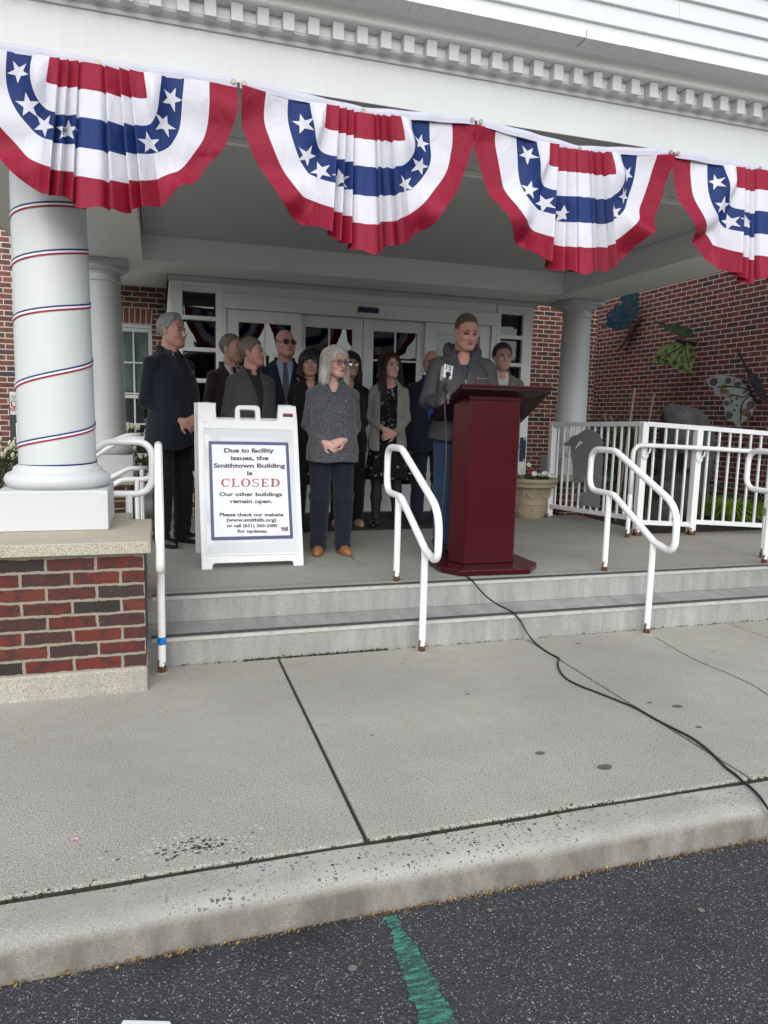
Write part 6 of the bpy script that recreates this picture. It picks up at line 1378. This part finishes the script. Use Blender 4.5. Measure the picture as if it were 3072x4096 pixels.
        for i, (dx, ww, hh, m_) in enumerate(((0, .012, .020, 0), (.014, .003, .022, 1), (.019, .003, .020, 1), (.024, .003, .022, 2)) + (((.030, .060, .004, 1), (.030, .048, .003, 0)) if hood else ())):
            x0 = .072+dx; z0 = ze+(0.010 if i == 4 else 0.); yy = lambda X: float(np.interp(ze, zz, Y_)-(np.interp(ze, zz, B_)+.024)*(1-min(.99, (X/(np.interp(ze, zz, A_)+.014))**2.4))**(1/2.4)-.006)
            em.quad(*[tuple(np.array(v)*s) for v in ((x0, yy(x0), z0), (x0+ww, yy(x0+ww), z0), (x0+ww, yy(x0+ww), z0+hh), (x0, yy(x0), z0+hh))], m_)
        em.build('chest_emblem', [plain('red thread', (.28,.02,.03), .7), plain('pale thread', (.30,.30,.34), .7), plain('blue thread', (.02,.05,.16), .7)], root, local=True)
    if g('pin'):
        pm = MB(); zb_ = 1.33; xb_ = .105; yb_ = float(np.interp(zb_, zz, Y_)-(np.interp(zb_, zz, B_)+.014)*(1-(xb_/(np.interp(zb_, zz, A_)+.012))**2.4)**(1/2.4)); pm.bar((xb_-.006, yb_-.010, zb_+.012), (xb_+.006, yb_-.010, zb_-.010), .007, .003, up=(0, -1, 0)); pm.v = [tuple(np.array(v)*s) for v in pm.v]; pm.build('lapel_pin', plain('gilt pin', (.5,.42,.2), .3, metal=.8), root, local=True)
    if not g('bare'):
        lw = g('legw', 1.)
        def trousers(P):
            d = ell(P, (0, .008-belly*.4, .955), (.168*w+belly*.3, .118*dp+belly*.4, .115))
            for e in (-1, 1):
                hp, kn_, an_ = np.array([e*.088, .01, .90]), np.array([e*.102, -.005, .49]), np.array([e*.106, .018, .06])
                l = smin(rcone(P, hp, kn_, .100*lw, .076*lw), rcone(P, kn_, an_, .076*lw, .066*g('cuffw', 1.)*lw), .03)
                l = l+.0045*np.sin(P[:,2]*95+3*P[:,0]*20+ph)*np.exp(-((P[:,2]-.10)/.07)**2)+.004*np.sin(P[:,2]*70+P[:,1]*40+ph)*np.exp(-((P[:,2]-.50)/.09)**2)+.003*np.exp(-((P[:,0]-e*.10)/.006)**2)*(P[:,1] < -.03)*-1.
                d = smin(d, l, .028 if e < 0 else .014)
            d = d+fn(P, .004); d = smax(d, P[:,2]-1.02, .006); return smax(d, .032-P[:,2]+.25*np.clip(P[:,1]+.01, -.05, .05), .006)
        add('trousers', trousers, (-.30, -.32, -.0), (.30, .24, 1.05), .0085, CL[g('c3', 'blk')])
    for e in (-1, 1):
        to = rotm(e*10)
        def shoe(P):
            p = (P-np.array([e*.106, .018, 0]))@to
            d = ell(p, (0, -.070, .030), (.047, .135, .050)); d = smin(d, ell(p, (0, .010, .040), (.040, .062, .060)), .03); d = smax(d, -rcone(p, (0, .018, .13), (0, .010, .085), .040, .034), .006) if g('low') else d
            return np.maximum(d, .003-p[:,2])
        ms = [CL[g('shoes', 'shoe')], CL['sole' if g('sole') else g('shoes', 'shoe')]]
        add('shoe', shoe, (e*.106-.10, -.24, -.008), (e*.106+.10, .12, .12), .0058, ms, (lambda c: (c[:,2] < .020).astype(int)))
    # ---------------- hair
    hk = g('hair'); th = g('hth', .009)
    if hk:
        def hair(P):
            p = toH(P); ax = p.copy(); ax[:,0] = np.abs(ax[:,0]); an = np.arctan2(p[:,0], p[:,1]-.01)
            cap = ell(p, (0, .018, .032), (.076+th, .096+th, .091+th*1.15)); strand = .0026*np.sin(an*34+22*p[:,2]+3*np.sin(p[:,2]*40)+ph)+.0018*np.sin(an*71+30*p[:,1]+ph*2)
            if hk in ('short', 'buzz', 'bald', 'swept', 'mop'):
                hl = .006*np.sin(an*27+ph)+.004*np.sin(an*53)+np.interp(p[:,1], [-.10, -.055, -.032, -.012, .012, .035, .10], [.082, .076, .050, -.004, .012, -.045, -.072]) if hk != 'mop' else np.interp(p[:,1], [-.10, -.06, -.035, -.01, .012, .03, .10], [.062, .058, .03, -.022, -.034, -.075, -.105])
                d = cap+strand*(.5 if hk in ('buzz', 'bald') else 1.2)
                if hk == 'swept': d = d-.016*np.exp(-((p[:,1]+.055)/.045)**2)*np.clip((p[:,2]-.07)/.04, 0, 1)
                d = smax(d, (hl-p[:,2])*.8, .010)
                if hk == 'bald': d = smax(d, p[:,2]-.035-.15*p[:,1], .012); d = smax(d, -.028-p[:,1]+.0, .008)
                if g('recede'): d = smax(d, -sph(ax, (.045, -.085, .105), .040), .012)
                d = smax(d, -ell(ax, (.082, .010, -.014), (.012, .020, .032)), .003)
                return d*hs
            Lh = g('hlen', .17); wv = .006*np.sin(p[:,2]*48+np.sign(p[:,0])*1.+4*ax[:,0]*20+ph)*g('wavy', 0.)
            pw = p.copy(); pw[:,0] += wv*np.sign(p[:,0]); pw[:,1] += wv; aw = pw.copy(); aw[:,0] = np.abs(aw[:,0])
            d = ell(pw, (0, .016, .030), (.080+th, .100+th, .095+th)); tk_ = g('htk', .036)
            side = rcone(aw, (.070, .012, .03), (.086+g('flare', 0), .004, -.10), tk_*.9, tk_); side = smin(side, rcone(aw, (.086+g('flare', 0), .004, -.10), (.088+g('flare', 0)*1.6, -.012+g('fwd', 0), -Lh), tk_, tk_*.72), .02)
            d = smin(d, side, .03); bk = smin(ell(p, (0, .070, -.03), (.088, .050, .12)), ell(p, (0, .075, -Lh*.6), (.095, .040, Lh*.55)), .04); d = smin(d, bk, .03)
            op = ell(p, (0, -.105, g('opz', -.040)), (g('opw', .066), .082, g('oph', .098))); d = smax(d, -op, .022)
            d = smax(d, -rcone(p, (0, -.10, -.06), (0, -.09, -.40), .055, .075), .012)
            d = d+strand*1.5; d = smax(d, -Lh-p[:,2]+.012*np.sin(an*13+ph), .012); return d*hs
        lo = hc-np.array([.20, .20, .17 if hk in ('short','buzz','bald','swept','mop') else g('hlen', .17)+.08]); hi = hc+np.array([.20, .22, .19])
        V, F = surf_nets(hair, lo, hi, .0056)
        if hk in ('bob', 'long'):       # loose strands over the mass so that its outline is not a shell
            Vs, Fs = [V], [F]; nv = len(V); qq = random.Random(int(x*991)); Lh = g('hlen', .17)
            for i in range(240):
                e = qq.choice((-1, 1)); a0 = qq.uniform(.30, 2.25); top_ = np.array([e*.012, qq.uniform(-.055, .07), .122]); R_ = qq.uniform(.100, .122)
                mid_ = np.array([e*math.sin(a0)*R_*.93, .012+math.cos(a0)*R_*1.12, .03]); f_ = g('flare', 0)*1.4
                if mid_[1] < -.05: mid_[1] = -.05; mid_[0] = e*.080
                end_ = np.array([mid_[0]*(1.02)+e*(f_+.012*qq.uniform(-.4, 1)), mid_[1]*.8+g('fwd', 0)*(1 if mid_[1] < .02 else 0)+qq.uniform(-.012, .012), -Lh*qq.uniform(.72, 1.06)]); P = []
                for j in range(15):
                    t = j/14; pt = (top_*(1-t)**2+2*t*(1-t)*np.array([mid_[0]*1.05, mid_[1], .13])+mid_*t*t) if t < 1e-9 else None
                    if t < .35: u_ = t/.35; pt = top_*(1-u_)**2+2*u_*(1-u_)*np.array([mid_[0]*.85, mid_[1]*1.02, .118])+mid_*u_*u_
                    else: u_ = (t-.35)/.65; pt = mid_*(1-u_)+end_*u_
                    wv_ = g('wavy', 0.)*.007*math.sin(t*16+i); P.append(fromH(pt+np.array([wv_, wv_, 0])))
                P = np.array(P); r_ = qq.uniform(.0016, .0034); T_ = np.gradient(P, axis=0); T_ /= np.linalg.norm(T_, axis=1)[:, None]; U_ = np.cross(T_, [.3, .9, .1]); U_ /= np.linalg.norm(U_, axis=1)[:, None]; W_2 = np.cross(T_, U_)
                rr_ = r_*np.interp(np.arange(15), [0, 2, 11, 14], [.6, 1, .9, .2]); ring = np.concatenate([P[:, None]+rr_[:, None, None]*(U_[:, None]*math.cos(k_)+W_2[:, None]*math.sin(k_)) for k_ in (0, PI/2, PI, 1.5*PI)], 1).reshape(-1, 3)
                Vs.append(ring); Fs.append(np.array([[nv+j*4+k_, nv+j*4+(k_+1) % 4, nv+(j+1)*4+(k_+1) % 4, nv+(j+1)*4+k_] for j in range(14) for k_ in range(4)])); nv += 60
            V, F = np.concatenate(Vs), np.concatenate(Fs)
        mesh_np('hair', V*s, F, HAIR[g('hc', 'grey')], None, root)
    if g('glasses'):
        m = MB(); lz = MB(); ww, hh = .0245, .0175 if g('glasses') == 'clear' else .0165
        T = lambda v: tuple(fromH(v)*s)
        for e in (-1, 1):
            P = fillet([(e*.033-ww, -.1065, hh-.006), (e*.033+ww, -.1065, hh-.006), (e*.033+ww*.85, -.1065, -hh-.006), (e*.033-ww*.85, -.1065, -hh-.006)], .011, 5, True); P = [(a, b_+.010*((abs(a)-.012)/.045)**2, c_) for a, b_, c_ in P]
            m.tube([T(v) for v in P], .0026*s, 6, closed=True); lz.add([T((a, b_-.0002, c_)) for a, b_, c_ in P], [tuple(range(len(P)))])
            m.tube([T((e*.0575, -.097, .002)), T((e*.077, -.075, .003)), T((e*.082, .012, -.002))], .0024*s, 6)
        m.tube([T((-.009, -.107, .003)), T((0, -.109, .005)), T((.009, -.107, .003))], .0024*s, 6)
        gl_ = m.build('glasses', FR_, root, smooth=True, local=True); lz.build('lens', LENS[g('glasses')], gl_, local=True)
    return root

person('man in navy suit with swept grey hair standing at the left end of the group', .10, 5.84, 1.775, 42, 57, dict(w=1.02, d=1.06, belly=.030, top='suit', c1='ink', c2='dkblue', tie='tied', c3='blk', hair='swept', hc='grey', brow='grey', skin=1, smile=.8, jaw=1.08, vneck=1.10, pin=True, hth=.008, recede=True), 2)
person('man in dark brown jacket whose face is hidden behind the grey-blazered man', .60, 6.35, 1.70, 30, 52, dict(top='suit', c1='brown', c2='shirtw', tie='tied', c3='blk', hair='short', hc='ash', brow='grey', skin=1, recede=True, hth=.006))
person('older man in grey blazer and pinstripe shirt standing behind the sandwich board', .73, 5.98, 1.645, 22, 60, dict(w=1.02, d=1.06, belly=.02, top='suit', c1='grey', c2='pin', c3='blk', hair='mop', hc='ash', brow='grey', skin=1, nose=1.15, vneck=1.05, vw=.07, hth=.008), -4)
person('bald man in navy suit with dark glasses and striped tie', 1.075, 6.42, 1.775, -6, 13, dict(w=1.05, d=1.10, belly=.035, top='suit', c1='navy', c2='shirtb', tie='tie', c3='blk', hair='bald', hc='buzz', brow='brown', skin=1, glasses='dark', jaw=1.1, hth=.004, neck=1.1, pin=True), -6)
person('woman with a black bob in dark clothes behind the grey-haired woman', 1.26, 6.20, 1.59, -8, -12, dict(fem=True, top='pullover', c1='blk', c2='dkblue', c3='blk', hair='bob', hc='black', brow='dark', skin=3, hlen=.13, htk=.040, hth=.016, opz=-.050, oph=.082, opw=.056, pose='side', zip=1.36))
person('woman with long silver hair and glasses in grey fleece and tan moccasins', 1.235, 5.24, 1.535, -6, 24, dict(fem=True, w=1.13, d=1.12, belly=.02, top='pullover', c1='heather', c2='slate', c3='navpant', hair='long', hc='white', brow='grey', skin=2, hlen=.185, htk=.034, flare=.010, hth=.013, opw=.066, opz=-.030, oph=.106, glasses='clear', shoes='moc', low=True, hem=.80, zip=1.345, legw=1.10, smile=.35, hs=1.03), 2)
person('dark long-haired woman in glasses half hidden behind the silver-haired woman', 1.70, 6.55, 1.62, -10, 3, dict(fem=True, top='pullover', c1='blk', c2='blk', c3='blk', hair='long', hc='black', brow='dark', skin=3, hlen=.26, htk=.036, hth=.013, glasses='clear', smile=.9, shoes='nude', low=True))
person('young woman with long wavy brown hair in floral dress and pale cardigan', 2.055, 6.45, 1.625, -16, 11, dict(fem=True, w=.98, top='cardigan', inner='dress', c1='knit', c2='floral', hair='long', hc='brown', brow='dark', skin=2, hlen=.43, htk=.036, flare=.014, fwd=-.055, wavy=1.4, hth=.010, opz=-.026, oph=.108, smile=1., bare=True, pose='cross', hem=.80, zip=1.3, open=.085, vw=.085, shoes='shoe', low=True), 2, -5)
person('bald man in navy suit and royal blue shirt standing behind the speaker', 2.50, 6.52, 1.67, -19, -17, dict(w=1.08, d=1.15, belly=.05, top='suit', c1='navy', c2='royal', c3='navy', hair='bald', hc='ash', brow='brown', skin=1, jaw=1.08, hth=.004, vneck=.98, vw=.09, pose='side'))
person('man with cropped hair in grey hooded windbreaker reading at the podium', 2.215, 5.12, 1.825, -14, -2, dict(w=1.08, d=1.10, belly=.02, top='hoodie', c1='hood', c2='slate', c3='jean', hair='buzz', hc='buzz', brow='brown', skin=1, shut=True, jaw=1.08, pose='desk', hem=.84, zip=1.27, shoes='navyshoe', sole=True, hth=.005, neck=1.12, legw=1.05), 16)
person('young dark-haired man in taupe blazer standing behind the podium', 3.13, 6.30, 1.745, -14, -8, dict(top='suit', c1='tan', c2='shirtw', c3='blk', hair='short', hc='dark', brow='dark', skin=0, smile=.6, hth=.016))
